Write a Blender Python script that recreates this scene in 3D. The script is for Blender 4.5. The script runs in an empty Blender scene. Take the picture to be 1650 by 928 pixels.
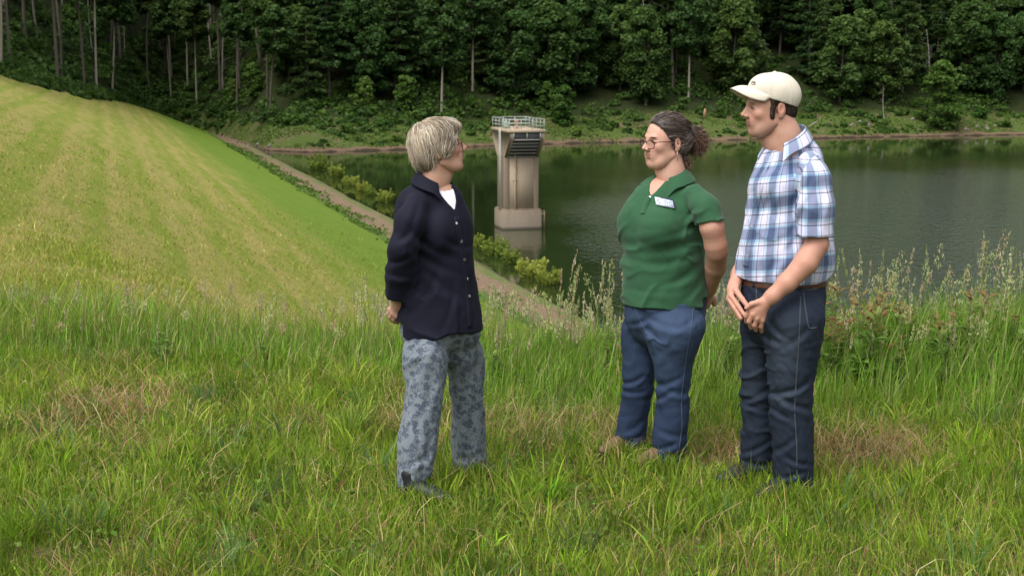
import bpy, math, random, time
import numpy as np
from mathutils import Vector, Matrix

# ------------------------------------------------------------------ camera, sky, sun, exposure
SC = bpy.context.scene
COL = SC.collection
CAM_H, FPX, CXP, CYP, HORIZON = 1.87, 2300.0, 825.0, 464.0, 110.0     # photograph is 1650 x 928
PITCH = math.atan((CYP - HORIZON) / FPX)
cam_data = bpy.data.cameras.new('camera')
cam_data.sensor_width = 36.0
cam_data.lens = FPX / 1650.0 * 36.0
cam_data.clip_start = 0.1
cam_data.clip_end = 3000.0
cam_data.dof.use_dof = True
cam_data.dof.focus_distance = 6.5
cam_data.dof.aperture_fstop = 9.0
cam = bpy.data.objects.new('camera', cam_data)
cam.location = (0, 0, CAM_H)
cam.rotation_euler = (math.pi / 2 - PITCH, 0, 0)
COL.objects.link(cam)
SC.camera = cam

SUN_EL, SUN_AZ = math.radians(58), math.radians(215)     # azimuth clockwise from +Y (away from the camera)
world = bpy.data.worlds.new('World'); SC.world = world; world.use_nodes = True
wn = world.node_tree; wn.nodes.clear()
sky = wn.nodes.new('ShaderNodeTexSky'); sky.sky_type = 'NISHITA'; sky.sun_disc = False
sky.sun_elevation = SUN_EL; sky.sun_rotation = SUN_AZ; sky.dust_density = 4.0; sky.air_density = 1.0
hs = wn.nodes.new('ShaderNodeHueSaturation'); hs.inputs['Saturation'].default_value = 0.22   # overcast: nearly colourless
bg = wn.nodes.new('ShaderNodeBackground'); bg.inputs['Strength'].default_value = 0.15
wo = wn.nodes.new('ShaderNodeOutputWorld')
wn.links.new(sky.outputs[0], hs.inputs['Color']); wn.links.new(hs.outputs[0], bg.inputs['Color']); wn.links.new(bg.outputs[0], wo.inputs[0])
sl = bpy.data.lights.new('sun', 'SUN'); sl.energy = 1.15; sl.angle = math.radians(60); sl.color = (1.0, 0.96, 0.9)
sun = bpy.data.objects.new('sun', sl); COL.objects.link(sun)
sd = Vector((math.sin(SUN_AZ) * math.cos(SUN_EL), math.cos(SUN_AZ) * math.cos(SUN_EL), math.sin(SUN_EL)))
sun.rotation_euler = sd.to_track_quat('Z', 'Y').to_euler()
SC.view_settings.view_transform = 'Standard'; SC.view_settings.look = 'None'
SC.view_settings.exposure = 0.74; SC.view_settings.gamma = 1.0; SC.view_settings.use_curve_mapping = False
SC.render.engine = 'CYCLES'
SC.cycles.max_bounces = 8; SC.cycles.diffuse_bounces = 4; SC.cycles.glossy_bounces = 3
SC.cycles.transmission_bounces = 4; SC.cycles.transparent_max_bounces = 8
SC.cycles.use_denoising = True
SC.cycles.sample_clamp_indirect = 6.0

SP, CP = math.sin(PITCH), math.cos(PITCH)
def ray(u, v):
    cx, cy = (u - CXP) / FPX, (CYP - v) / FPX
    return np.array([cx, CP + cy * SP, -SP + cy * CP])
def PX(u, v, Y):
    "point at world depth Y that the camera sees at photograph pixel (u, v)"
    d = ray(u, v); t = Y / d[1]
    return np.array([d[0] * t, Y, CAM_H + d[2] * t])

# ------------------------------------------------------------------ helpers: objects
def link(o, parent=None):
    COL.objects.link(o)
    if parent is not None:
        o.parent = parent
        o.matrix_parent_inverse = parent.matrix_world.inverted() if False else Matrix.Translation(-Vector(parent.location))
    return o
def tag(o, label=None, cat=None, group=None, kind=None):
    if label: o['label'] = label
    if cat: o['category'] = cat
    if group: o['group'] = group
    if kind: o['kind'] = kind
    return o
def empty(name, loc=(0, 0, 0)):
    o = bpy.data.objects.new(name, None); o.location = loc; o.empty_display_size = 0.2
    COL.objects.link(o); return o
def np_mesh(name, V, F, smooth=True, mats=None, attrs=None, fmat=None):
    "V (n,3); F (m,k) with k = 3 or 4, or a list of such arrays"
    me = bpy.data.meshes.new(name)
    V = np.ascontiguousarray(V, dtype=np.float32)
    Fs = [np.asarray(f, dtype=np.int32) for f in (F if isinstance(F, list) else [F]) if len(f)]
    nl = sum(f.size for f in Fs); npoly = sum(len(f) for f in Fs)
    me.vertices.add(len(V)); me.vertices.foreach_set('co', V.ravel())
    me.loops.add(nl); me.polygons.add(npoly)
    me.loops.foreach_set('vertex_index', np.concatenate([f.ravel() for f in Fs]))
    tot = np.concatenate([np.full(len(f), f.shape[1], np.int32) for f in Fs])
    st = np.zeros(npoly, np.int32); st[1:] = np.cumsum(tot)[:-1]
    me.polygons.foreach_set('loop_start', st); me.polygons.foreach_set('loop_total', tot)
    if smooth: me.polygons.foreach_set('use_smooth', np.ones(npoly, bool))
    for m in (mats or []): me.materials.append(m)
    if fmat is not None: me.polygons.foreach_set('material_index', np.asarray(fmat, np.int32))
    for an, (ty, arr) in (attrs or {}).items():
        at = me.attributes.new(an, ty, 'POINT')
        arr = np.ascontiguousarray(arr, dtype=np.float32)
        if ty == 'FLOAT_COLOR':
            if arr.shape[1] == 3: arr = np.concatenate([arr, np.ones((len(arr), 1), np.float32)], 1)
            at.data.foreach_set('color', np.ascontiguousarray(arr, dtype=np.float32).ravel())
        elif ty == 'FLOAT': at.data.foreach_set('value', arr.ravel())
        elif ty == 'FLOAT_VECTOR': at.data.foreach_set('vector', arr.ravel())
    me.update(calc_edges=True)
    return me
def mobj(name, V, F, mat=None, parent=None, smooth=True, attrs=None, origin=None, mats=None, fmat=None):
    V = np.asarray(V, dtype=np.float32)
    if origin is not None: V = V - np.asarray(origin, np.float32)
    me = np_mesh(name, V, F, smooth, mats or ([mat] if mat else None), attrs, fmat)
    o = bpy.data.objects.new(name, me)
    if origin is not None: o.location = tuple(float(c) for c in origin)
    return link(o, parent)

class MB:
    "collects simple shapes into one mesh"
    def __init__(s): s.v, s.f, s.n = [], [], 0
    def add(s, V, F):
        V = np.asarray(V, float); s.v.append(V); s.f.append(np.asarray(F, int) + s.n); s.n += len(V); return s
    def box(s, c, size, R=None, bevel=0.0):
        c = np.asarray(c, float); h = np.asarray(size, float) / 2
        if bevel <= 0:
            q = np.array([[x, y, z] for x in (-1, 1) for y in (-1, 1) for z in (-1, 1)], float) * h
            F = [[0, 1, 3, 2], [4, 6, 7, 5], [0, 4, 5, 1], [2, 3, 7, 6], [0, 2, 6, 4], [1, 5, 7, 3]]
            if R is not None: q = q @ np.asarray(R).T
            return s.add(q + c, F)
        b = min(bevel, h.min() * .45)
        pts, idx = [], {}
        for ax in range(3):
            for sg in np.ndindex(2, 2, 2):
                sgn = np.array(sg) * 2 - 1
                p = sgn * (h - b); p[ax] = sgn[ax] * h[ax]
                idx[(ax, sg)] = len(pts); pts.append(p)
        F = []
        for ax in range(3):
            o = [i for i in range(3) if i != ax]
            for e in (0, 1):
                ring = []
                for k in ((0, 0), (1, 0), (1, 1), (0, 1)):
                    sg = [0, 0, 0]; sg[ax] = e; sg[o[0]] = k[0]; sg[o[1]] = k[1]; ring.append(idx[(ax, tuple(sg))])
                F.append(ring if (e == 1) == (ax != 1) else ring[::-1])
            for k in ((0, 0), (1, 0), (1, 1), (0, 1)):      # edges along ax
                r = []
                for (a2, e2) in ((o[0], 0), (o[0], 1), (o[1], 1), (o[1], 0)):
                    sg = [0, 0, 0]; sg[ax] = e2; sg[o[0]] = k[0]; sg[o[1]] = k[1]; r.append(idx[(a2, tuple(sg))])
                flip = ((k[0] + k[1]) % 2 == 0) != (ax == 1)
                F.append(r[::-1] if flip else r)
        q = np.array(pts)
        if R is not None: q = q @ np.asarray(R).T
        s.add(q + c, F)
        tri = []
        for sg in np.ndindex(2, 2, 2):
            t = [idx[(0, sg)], idx[(1, sg)], idx[(2, sg)]]
            if sum(sg) % 2 == 0: t = t[::-1]
            tri.append([t[0], t[1], t[2], t[2]])
        s.f.append(np.array(tri) + s.n - len(q)); return s
    def tube(s, pts, rad, sides=8, cap=True, closed=False):
        pts = np.asarray(pts, float); n = len(pts)
        rad = np.broadcast_to(np.asarray(rad, float), (n,))
        T = np.gradient(pts, axis=0) if not closed else np.roll(pts, -1, 0) - np.roll(pts, 1, 0)
        T /= np.linalg.norm(T, axis=1)[:, None] + 1e-12
        ref = np.array([0, 0, 1.0]) if abs(T[0][2]) < .9 else np.array([1.0, 0, 0])
        U = np.zeros_like(pts)
        u = ref - T[0] * (ref @ T[0]); u /= np.linalg.norm(u)
        for i in range(n):
            u = u - T[i] * (u @ T[i]); u /= np.linalg.norm(u) + 1e-12; U[i] = u
        W = np.cross(T, U)
        a = np.arange(sides) / sides * 2 * math.pi
        V = pts[:, None, :] + rad[:, None, None] * (np.cos(a)[None, :, None] * U[:, None, :] + np.sin(a)[None, :, None] * W[:, None, :])
        V = V.reshape(-1, 3); F = []
        m = n if closed else n - 1
        for i in range(m):
            j = (i + 1) % n
            for k in range(sides):
                l = (k + 1) % sides
                F.append([i * sides + k, i * sides + l, j * sides + l, j * sides + k])
        if cap and not closed:
            V = np.concatenate([V, pts[[0, -1]]]); c0, c1 = n * sides, n * sides + 1
            for k in range(sides):
                l = (k + 1) % sides
                F.append([l, k, c0, c0]); F.append([(n - 1) * sides + k, (n - 1) * sides + l, c1, c1])
        return s.add(V, F)
    def arrays(s):
        V = np.concatenate(s.v); F = np.concatenate(s.f)
        tri = F[:, 2] == F[:, 3]
        return V, [F[~tri], F[tri][:, :3]]
    def build(s, name, mat, parent=None, smooth=False, origin=None):
        V, F = s.arrays(); return mobj(name, V, F, mat, parent, smooth, origin=origin)

# ------------------------------------------------------------------ helpers: materials
def new_mat(name):
    m = bpy.data.materials.new(name); m.use_nodes = True; nt = m.node_tree
    for n in list(nt.nodes):
        if n.type != 'OUTPUT_MATERIAL': nt.nodes.remove(n)
    out = [n for n in nt.nodes if n.type == 'OUTPUT_MATERIAL'][0]
    return m, nt, out
class NT:
    "terse node building"
    def __init__(s, name):
        s.m, s.t, s.out = new_mat(name); s.L = s.t.links
    def n(s, ty, **kw):
        nd = s.t.nodes.new(ty)
        for k, v in kw.items():
            if k in ('inp',):
                for a, b in v.items(): s.set(nd, a, b)
            else: setattr(nd, k, v)
        return nd
    def set(s, nd, a, b):
        sk = nd.inputs[a]
        if isinstance(b, bpy.types.NodeSocket): s.L.new(b, sk)
        elif isinstance(b, bpy.types.Node): s.L.new(b.outputs[0], sk)
        else:
            if hasattr(sk.default_value, '__len__') and isinstance(b, (tuple, list)) and len(sk.default_value) == 4 and len(b) == 3: b = (*b, 1)
            sk.default_value = b
    def pos(s): return s.n('ShaderNodeNewGeometry').outputs['Position']
    def obj(s): return s.n('ShaderNodeTexCoord').outputs['Object']
    def attr(s, name, out='Color'): return s.n('ShaderNodeAttribute', attribute_name=name).outputs[out]
    def noise(s, vec, scale, detail=3, rough=.55, out='Fac', dist=0.0):
        nd = s.n('ShaderNodeTexNoise', inp={'Scale': scale, 'Detail': detail, 'Roughness': rough, 'Distortion': dist})
        if vec is not None: s.L.new(vec, nd.inputs['Vector'])
        return nd.outputs[out]
    def vor(s, vec, scale, out='Distance', feature='F1', rnd=1.0):
        nd = s.n('ShaderNodeTexVoronoi', feature=feature, inp={'Scale': scale, 'Randomness': rnd})
        if vec is not None: s.L.new(vec, nd.inputs['Vector'])
        return nd.outputs[out]
    def math(s, op, a, b=0.0, c=None, clamp=False):
        nd = s.n('ShaderNodeMath', operation=op, use_clamp=clamp); s.set(nd, 0, a); s.set(nd, 1, b)
        if c is not None: s.set(nd, 2, c)
        return nd.outputs[0]
    def vmath(s, op, a, b=None, out=0):
        nd = s.n('ShaderNodeVectorMath', operation=op); s.set(nd, 0, a)
        if b is not None: s.set(nd, 1 if op != 'SCALE' else 'Scale', b)
        return nd.outputs[out]
    def map(s, vec, scale=(1, 1, 1), rot=(0, 0, 0), loc=(0, 0, 0)):
        nd = s.n('ShaderNodeMapping', inp={'Scale': scale, 'Rotation': rot, 'Location': loc}); s.L.new(vec, nd.inputs['Vector']); return nd.outputs[0]
    def ramp(s, fac, stops, interp='LINEAR'):
        nd = s.n('ShaderNodeValToRGB'); nd.color_ramp.interpolation = interp
        cr = nd.color_ramp
        while len(cr.elements) > 1: cr.elements.remove(cr.elements[-1])
        cr.elements[0].position = stops[0][0]; c = stops[0][1]; cr.elements[0].color = (*c, 1) if len(c) == 3 else c
        for p, c in stops[1:]:
            e = cr.elements.new(p); e.color = (*c, 1) if len(c) == 3 else c
        s.set(nd, 0, fac); return nd.outputs[0]
    def sstep(s, x, lo, hi):
        nd = s.n('ShaderNodeMapRange', interpolation_type='SMOOTHSTEP', inp={'From Min': lo, 'From Max': hi}); s.set(nd, 'Value', x); return nd.outputs[0]
    def mix(s, fac, a, b, blend='MIX'):
        nd = s.n('ShaderNodeMix', data_type='RGBA', blend_type=blend)
        s.set(nd, 0, fac); s.set(nd, 6, a); s.set(nd, 7, b); return nd.outputs[2]
    def sep(s, vec):
        nd = s.n('ShaderNodeSeparateXYZ'); s.L.new(vec, nd.inputs[0]); return nd.outputs
    def bump(s, h, strength=.3, dist=.01):
        return s.n('ShaderNodeBump', inp={'Height': h, 'Strength': strength, 'Distance': dist}).outputs[0]
    def principled(s, color, rough=.7, normal=None, spec=.5, **kw):
        b = s.n('ShaderNodeBsdfPrincipled'); s.set(b, 'Base Color', color); s.set(b, 'Roughness', rough); s.set(b, 'Specular IOR Level', spec)
        for k, v in kw.items(): s.set(b, k.replace('_', ' '), v)
        if normal is not None: s.L.new(normal, b.inputs['Normal'])
        s.L.new(b.outputs[0], s.out.inputs['Surface']); return b
    def foliage(s, color, trans=.35, rough=.6, spec=.3, tcol=None):
        b = s.n('ShaderNodeBsdfPrincipled'); s.set(b, 'Base Color', color); s.set(b, 'Roughness', rough); s.set(b, 'Specular IOR Level', spec)
        t = s.n('ShaderNodeBsdfTranslucent'); s.set(t, 'Color', tcol if tcol is not None else color)
        m = s.n('ShaderNodeMixShader', inp={0: trans}); s.L.new(b.outputs[0], m.inputs[1]); s.L.new(t.outputs[0], m.inputs[2])
        s.L.new(m.outputs[0], s.out.inputs['Surface']); return b
def flat_mat(name, color, rough=.7, spec=.5, var=.12, scale=40.0, bump=0.0, **kw):
    "one base colour with a little procedural variation"
    k = NT(name); o = k.obj(); nz = k.noise(o, scale, 4)
    c = k.mix(nz, tuple(x * (1 - var) for x in color), tuple(min(1, x * (1 + var)) for x in color))
    nm = k.bump(nz, bump, .004) if bump > 0 else None
    k.principled(c, rough, nm, spec, **kw); return k.m
# ------------------------------------------------------------------ terrain
WATER = -15.0
AX = math.radians(-15.9)                      # direction of the dam axis
A_DIR = np.array([math.sin(AX), math.cos(AX)]); N_DIR = np.array([math.cos(AX), -math.sin(AX)])
NW, CREST_N, CREST_Z = 31.0, -15.6, 2.25
def fbm(x, y, f, seed, oct=4):
    r = np.random.RandomState(seed); out = np.zeros_like(x, dtype=float); amp = 1.0
    for o in range(oct):
        for i in range(5):
            a = r.uniform(0, 6.283); k = f * r.uniform(.7, 1.4)
            out += amp * np.sin((x * math.cos(a) + y * math.sin(a)) * k + r.uniform(0, 6.283)) / 3.2
        f *= 2.1; amp *= .5
    return out
def face_profile(n):
    xs = [-400, CREST_N - 7 - 70, CREST_N - 7, CREST_N, 24.8, 30.4, NW, NW + 60, NW + 400]
    zs = [-30, -25, CREST_Z, CREST_Z, -13.9, -14.72, WATER, WATER - 14, WATER - 20]
    return np.interp(n, xs, zs)
def hill_profile(d):
    xs = [-200, -20, 0, 1.2, 6, 18, 40, 120, 300, 900]
    zs = [-20, -5, 0, .7, 2.0, 5.2, 12.5, 47, 118, 200]
    return WATER + np.interp(d, xs, zs)
_dd = np.linspace(-50, 900, 20000); _hz = hill_profile(_dd)
def _r0_from(u, v, on):
    d = ray(u, v)
    if on == 'w':
        t = (WATER - CAM_H) / d[2]; p = d * t; zz = WATER
    else:
        lo, hi = 20.0, 900.0
        f = lambda t: CAM_H + d[2] * t - face_profile(np.array([(d * t)[:2] @ N_DIR]))[0]
        ts = np.linspace(25, 700, 6000); vals = np.array([CAM_H + d[2] * t for t in ts]) - face_profile((d[None, :2] * ts[:, None]) @ N_DIR)
        k = np.argmax(vals < 0); t = ts[k] if vals[k] < 0 else 200.0
        p = d * t; zz = CAM_H + d[2] * t
    r = math.hypot(p[0], p[1]); dh = np.interp(zz, _hz, _dd)
    return p[0] / p[1], r - dh
_pts = [_r0_from(*q) for q in [(60, 128, 'f'), (130, 150, 'f'), (168, 157, 'f'), (200, 162, 'f'), (260, 182, 'f'), (330, 212, 'f'), (430, 243, 'w'),
        (500, 246, 'w'), (600, 243, 'w'), (700, 240, 'w'), (780, 236, 'w'), (900, 232, 'w'), (1050, 229, 'w'), (1200, 226, 'w'), (1400, 222, 'w'), (1650, 217, 'w')]]
_w = [-30.0, -1.2, -.46] + [p[0] for p in _pts] + [.6, 30.0]
_r = [60.0, 90.0, 140.0] + [p[1] for p in _pts] + [430.0, 600.0]
_fw = np.linspace(-.6, .6, 1200); _fr = np.interp(_fw, _w, _r)
_kern = np.exp(-np.linspace(-2, 2, 17) ** 2); _kern /= _kern.sum()
_fr[8:-8] = np.convolve(_fr, _kern, 'valid')
def r_zero(x, y):
    yy = np.maximum(y, 1e-3); w = np.clip(x / yy, -30, 30)
    r = np.where(np.abs(w) < .59, np.interp(w, _fw, _fr), np.interp(w, _w, _r))
    return np.where(y < 1.0, 160.0, r)
def hill_d(x, y):
    r = np.hypot(x, y)
    return r - r_zero(x, y) + fbm(x, y, .05, 5, 3) * np.clip((r - 120) / 100, 0, 1) * 1.6
def smax(a, b, k):
    h = np.clip(.5 + .5 * (a - b) / k, 0, 1); return b * (1 - h) + a * h + k * h * (1 - h)
def parts_z(x, y):
    x = np.asarray(x, float); y = np.asarray(y, float)
    n = x * N_DIR[0] + y * N_DIR[1]; r = np.hypot(x, y)
    zf = face_profile(n) + fbm(x, y, .12, 2, 3) * .10 * np.clip((r - 15) / 20, 0, 1)
    w = np.where(y > .5, x / np.maximum(y, .5), np.sign(x) * 3)
    q = np.clip((w + .36) / .60, 0, 1); k = .088 + .45 * q * q * (3 - 2 * q)
    e = np.interp(w, [-.36, 0, .36], [9.6, 9.4, 9.8])
    s = (y - e) if True else r - e
    zk = -k * (np.logaddexp(0, s * 2.2) / 2.2) + fbm(x, y, 1.1, 3, 3) * .022
    zk = np.where(y < 0, zk * 0 + .02, zk)
    zh = hill_profile(hill_d(x, y)) + fbm(x, y, .16, 9, 4) * .55 * np.clip(hill_d(x, y) / 12, 0, 1)
    return zf, zk, zh
def ground_z(x, y):
    zf, zk, zh = parts_z(x, y)
    return np.maximum(smax(zf, zk, .5), zh)
def hit(u, v, tmin=25.0, tmax=900.0):
    "where the view through photograph pixel (u, v) meets the ground"
    d = ray(u, v); ts = np.geomspace(tmin, tmax, 5000)
    P = d[None] * ts[:, None]; below = CAM_H + P[:, 2] < ground_z(P[:, 0], P[:, 1])
    k = int(np.argmax(below)) if below.any() else len(ts) - 1
    x, y = P[k, 0], P[k, 1]; return np.array([x, y, float(ground_z(np.array([x]), np.array([y]))[0])])

# ---- materials of the ground
def mat_meadow():
    k = NT('meadow_soil'); p = k.pos()
    a = k.noise(p, 2.2, 6, .65); b = k.noise(p, 24, 5, .7)
    c = k.mix(k.sstep(a, .35, .65), (.08, .095, .02), (.20, .165, .065))
    c = k.mix(k.sstep(b, .3, .75), c, (.035, .03, .014))
    k.principled(c, .95, k.bump(b, .8, .05), .2); return k.m
def mat_dam():
    k = NT('mown_dam_grass'); p = k.pos()
    rot = k.n('ShaderNodeVectorRotate', rotation_type='Z_AXIS'); k.L.new(p, rot.inputs['Vector']); rot.inputs['Angle'].default_value = AX   # x -> across the slope, y -> along the dam
    q = rot.outputs[0]; sx = k.sep(q)
    wx = k.math('ADD', sx[0], k.math('MULTIPLY', k.math('SUBTRACT', k.noise(p, .06, 4), .5), 2.2))
    s1 = k.math('SINE', k.math('ADD', k.math('MULTIPLY', wx, 2.05), k.math('MULTIPLY', k.math('SINE', k.math('MULTIPLY', wx, .7)), .8)))       # mowing swaths run along the dam
    s2 = k.math('SINE', k.math('MULTIPLY', wx, 4.7)); sw = k.math('ADD', k.math('MULTIPLY', s1, .65), k.math('MULTIPLY', s2, .35))
    st2 = k.noise(k.map(q, (1.6, .16, .3)), 1.0, 5, .65); fine = k.noise(p, 2.8, 8, .75); big = k.noise(p, .055, 4, .6); fine2 = k.noise(k.map(q, (7, 1.2, 4)), 1.0, 6, .8)
    green = k.mix(fine, (.135, .195, .018), (.27, .32, .045)); straw = k.mix(fine, (.26, .21, .06), (.50, .42, .15))
    m1 = k.sstep(k.math('ADD', k.math('ADD', k.math('MULTIPLY', sw, .11), k.math('MULTIPLY', st2, .75)), k.math('ADD', k.math('MULTIPLY', fine2, .4), k.math('MULTIPLY', big, .25))), .52, .90)
    c = k.mix(k.math('MULTIPLY', m1, .9), green, straw)
    lush = k.mix(k.noise(p, 1.2, 8, .8), (.06, .14, .010), (.215, .33, .036)); lush = k.mix(k.math('MULTIPLY', k.sstep(k.noise(k.map(q, (1.2, .2, 1)), 1.0, 6, .75), .5, .75), .5), lush, (.25, .27, .06))
    wob = k.math('ADD', sx[0], k.math('MULTIPLY', k.math('SUBTRACT', k.noise(p, .09, 6, .65), .5), 11.0))
    c = k.mix(k.math('MULTIPLY', k.sstep(wob, 8.0, 16.0), .92), c, lush)
    # bare scuffs left by the mower
    scuff = k.sstep(k.noise(k.map(q, (.9, .22, .5), loc=(3, 7, 1)), 1.0, 7, .7), .63, .72)
    c = k.mix(k.math('MULTIPLY', scuff, .4), c, (.16, .105, .05))
    dark = k.sstep(k.vor(k.map(p, (.55, .55, .55)), 1.0), .13, .05)
    c = k.mix(k.math('MULTIPLY', dark, .55), c, (.05, .09, .012))
    b = k.math('ADD', fine, k.math('MULTIPLY', k.noise(p, 11, 5, .8), .5))
    k.principled(c, .95, k.bump(b, .9, .22), .15); return k.m
def mat_shore():
    k = NT('shore_dirt_and_gravel'); p = k.pos()
    rot = k.n('ShaderNodeVectorRotate', rotation_type='Z_AXIS'); k.L.new(p, rot.inputs['Vector']); rot.inputs['Angle'].default_value = AX
    q = rot.outputs[0]; sx = k.sep(q)
    a = k.noise(p, .5, 6, .7); b = k.noise(p, 5, 6, .75); v = k.vor(p, 3.2)
    dirt = k.mix(b, (.12, .075, .042), (.27, .185, .115))
    dirt = k.mix(k.sstep(v, .35, .1), dirt, (.34, .29, .23))
    grass = k.mix(b, (.05, .10, .014), (.12, .19, .03))
    gm = k.sstep(k.math('ADD', a, k.math('MULTIPLY', k.sstep(sx[0], 26.4, 24.6), .35)), .58, .68)
    gm = k.math('MAXIMUM', gm, k.math('MULTIPLY', k.sstep(sx[0], 28.6, 29.6), k.math('MULTIPLY', k.sstep(a, .38, .55), .8)))
    c = k.mix(gm, dirt, grass)
    wet = k.sstep(sx[0], 30.2, 31.0)
    c = k.mix(k.math('MULTIPLY', wet, .75), c, (.05, .04, .025))
    k.principled(c, .9, k.bump(b, .8, .12), .25); return k.m
def mat_hill():
    k = NT('hillside_floor'); p = k.pos(); d = k.attr('shore_d', 'Fac')
    a = k.noise(p, .16, 6, .65); b = k.noise(p, 1.6, 6, .75)
    grass = k.mix(b, (.04, .07, .014), (.11, .145, .035))
    dirt = k.mix(b, (.085, .055, .034), (.24, .165, .11))
    leaf = k.mix(b, (.012, .022, .006), (.04, .05, .014))
    dn = k.math('ADD', d, k.math('MULTIPLY', k.math('SUBTRACT', k.noise(p, .35, 5), .5), 3.0))
    c = k.mix(k.sstep(a, .48, .62), grass, k.mix(.65, grass, dirt))
    c = k.mix(k.sstep(dn, 2.2, .9), c, dirt)
    c = k.mix(k.sstep(dn, .5, -.2), c, (.045, .035, .022))
    c = k.mix(k.sstep(dn, 15, 22), c, leaf)
    k.principled(c, .95, k.bump(b, .9, .4), .15); return k.m
def mat_water():
    k = NT('lake_water'); p = k.pos(); s = k.sep(p)
    # cat's-paws: wind ruffles the near right of the lake and leaves the rest calm
    q = k.math('ADD', s[0], k.math('MULTIPLY', k.math('SUBTRACT', k.noise(k.map(p, (.02, .012, 1)), 1.0, 4), .5), 34.0))
    m1 = k.math('MULTIPLY', k.sstep(q, -3.0, 24.0), k.sstep(s[1], 290, 165))
    m2 = k.math('MULTIPLY', k.sstep(k.noise(k.map(p, (.035, .010, 1)), 1.0, 4, .6), .42, .62), k.sstep(s[0], 4, 30))
    patch = k.math('MULTIPLY', m1, k.math('ADD', .65, k.math('MULTIPLY', m2, .35)), clamp=True)
    w1 = k.noise(k.map(p, (1.0, .6, 1)), 1.7, 3, .6); w2 = k.noise(k.map(p, (.5, .8, 1), loc=(5, 2, 0)), .55, 4, .5)
    nb = k.n('ShaderNodeBump', inp={'Height': w2, 'Strength': .10, 'Distance': .12})
    nr = k.n('ShaderNodeBump', inp={'Height': w1, 'Distance': .44}); k.set(nr, 'Strength', k.math('MULTIPLY', patch, 1.0)); k.L.new(nb.outputs[0], nr.inputs['Normal'])
    col = k.mix(k.noise(p, .03, 3), (.012, .022, .006), (.020, .030, .010))
    k.principled(col, .045, nr.outputs[0], .5, IOR=1.33); return k.m

# ---- one height field, cut into the pieces of ground one can name
def build_terrain():
    fr = np.radians(np.linspace(-25, 25, 400))
    bk = np.radians(np.concatenate([np.linspace(25, 335, 90)[1:-1]]))
    az = np.concatenate([fr, bk]); na = len(az)
    r = np.concatenate([np.linspace(.3, 4, 8), np.geomspace(4.4, 14, 60)[0:], np.geomspace(14.3, 60, 70), np.geomspace(61, 420, 170), np.geomspace(430, 1400, 30)])
    nr = len(r)
    A, Rr = np.meshgrid(az, r); X, Y = Rr * np.sin(A), Rr * np.cos(A)
    zf, zk, zh = parts_z(X, Y); Z = np.maximum(smax(zf, zk, .5), zh)
    V = np.stack([X, Y, Z], -1).reshape(-1, 3)
    i, j = np.meshgrid(np.arange(nr - 1), np.arange(na), indexing='ij'); j2 = (j + 1) % na
    F = np.stack([i * na + j, i * na + j2, (i + 1) * na + j2, (i + 1) * na + j], -1).reshape(-1, 4)[:, ::-1]
    n = (V[:, 0] * N_DIR[0] + V[:, 1] * N_DIR[1]); d = hill_d(V[:, 0], V[:, 1])
    cls = np.argmax(np.stack([zk.ravel(), zf.ravel(), zh.ravel()], 1), 1)
    cls = np.where((cls == 0) & (np.hypot(V[:, 0], V[:, 1]) > 11.5) & (V[:, 1] > 0), 1, cls)
    cls = np.where((cls == 1) & (n > 24.2), 3, cls)
    fc = cls[F[:, 0]]
    out = {}
    for c, name, mat, lab in ((0, 'meadow', mat_meadow(), None), (1, 'dam_embankment', mat_dam(), None), (2, 'hillside', mat_hill(), None), (3, 'lake_shore', mat_shore(), None)):
        f = F[fc == c]; used = np.unique(f); re = np.full(len(V), -1); re[used] = np.arange(len(used))
        o = mobj(name, V[used], re[f], mat, None, True, attrs={'shore_d': ('FLOAT', d[used])})
        tag(o, kind='structure'); out[name] = o
    S = 1500.0
    g = np.linspace(-1, 1, 3); wx, wy = np.meshgrid(g * S, g * S)
    WV = np.stack([wx, wy, wx * 0 + WATER], -1).reshape(-1, 3); WF = [[a * 3 + b, a * 3 + b + 1, (a + 1) * 3 + b + 1, (a + 1) * 3 + b] for a in range(2) for b in range(2)]
    w = mobj('lake_water', WV, np.array(WF), mat_water(), None, False); tag(w, kind='structure')
build_terrain()
# ------------------------------------------------------------------ implicit surfaces -> meshes (for people and clothes)
f32 = np.float32
def smin(a, b, k):
    if k <= 0: return np.minimum(a, b)
    h = np.clip(.5 + .5 * (b - a) / k, 0, 1); return b * (1 - h) + a * h - k * h * (1 - h)
def wnoise(P, f, seed, n=7, an=(1, 1, 1)):
    r = np.random.RandomState(seed); out = 0
    W = 0
    for i in range(3):
        k = r.normal(size=3) * f * .45; W = W + np.sin(P @ k.astype(f32) + r.uniform(0, 6.28)) * .9
    for i in range(n):
        k = r.normal(size=3); k = k / np.linalg.norm(k) * f * r.uniform(.6, 1.5) * np.array(an)
        out = out + np.sin(P @ k.astype(f32) + W * r.uniform(-1, 1) + r.uniform(0, 6.28))
    return out / n ** .5
class Caps:
    def __init__(s, a, b, ra, rb=None):
        s.a, s.b = np.asarray(a, f32), np.asarray(b, f32); s.ra, s.rb = ra, ra if rb is None else rb
    def d(s, P):
        ab = s.b - s.a; t = np.clip(((P - s.a) @ ab) / (ab @ ab + 1e-9), 0, 1)
        q = P - (s.a + t[..., None] * ab); return np.sqrt((q * q).sum(-1)) - (s.ra + (s.rb - s.ra) * t)
    def bb(s):
        m = max(s.ra, s.rb); return np.minimum(s.a, s.b) - m, np.maximum(s.a, s.b) + m
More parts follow.
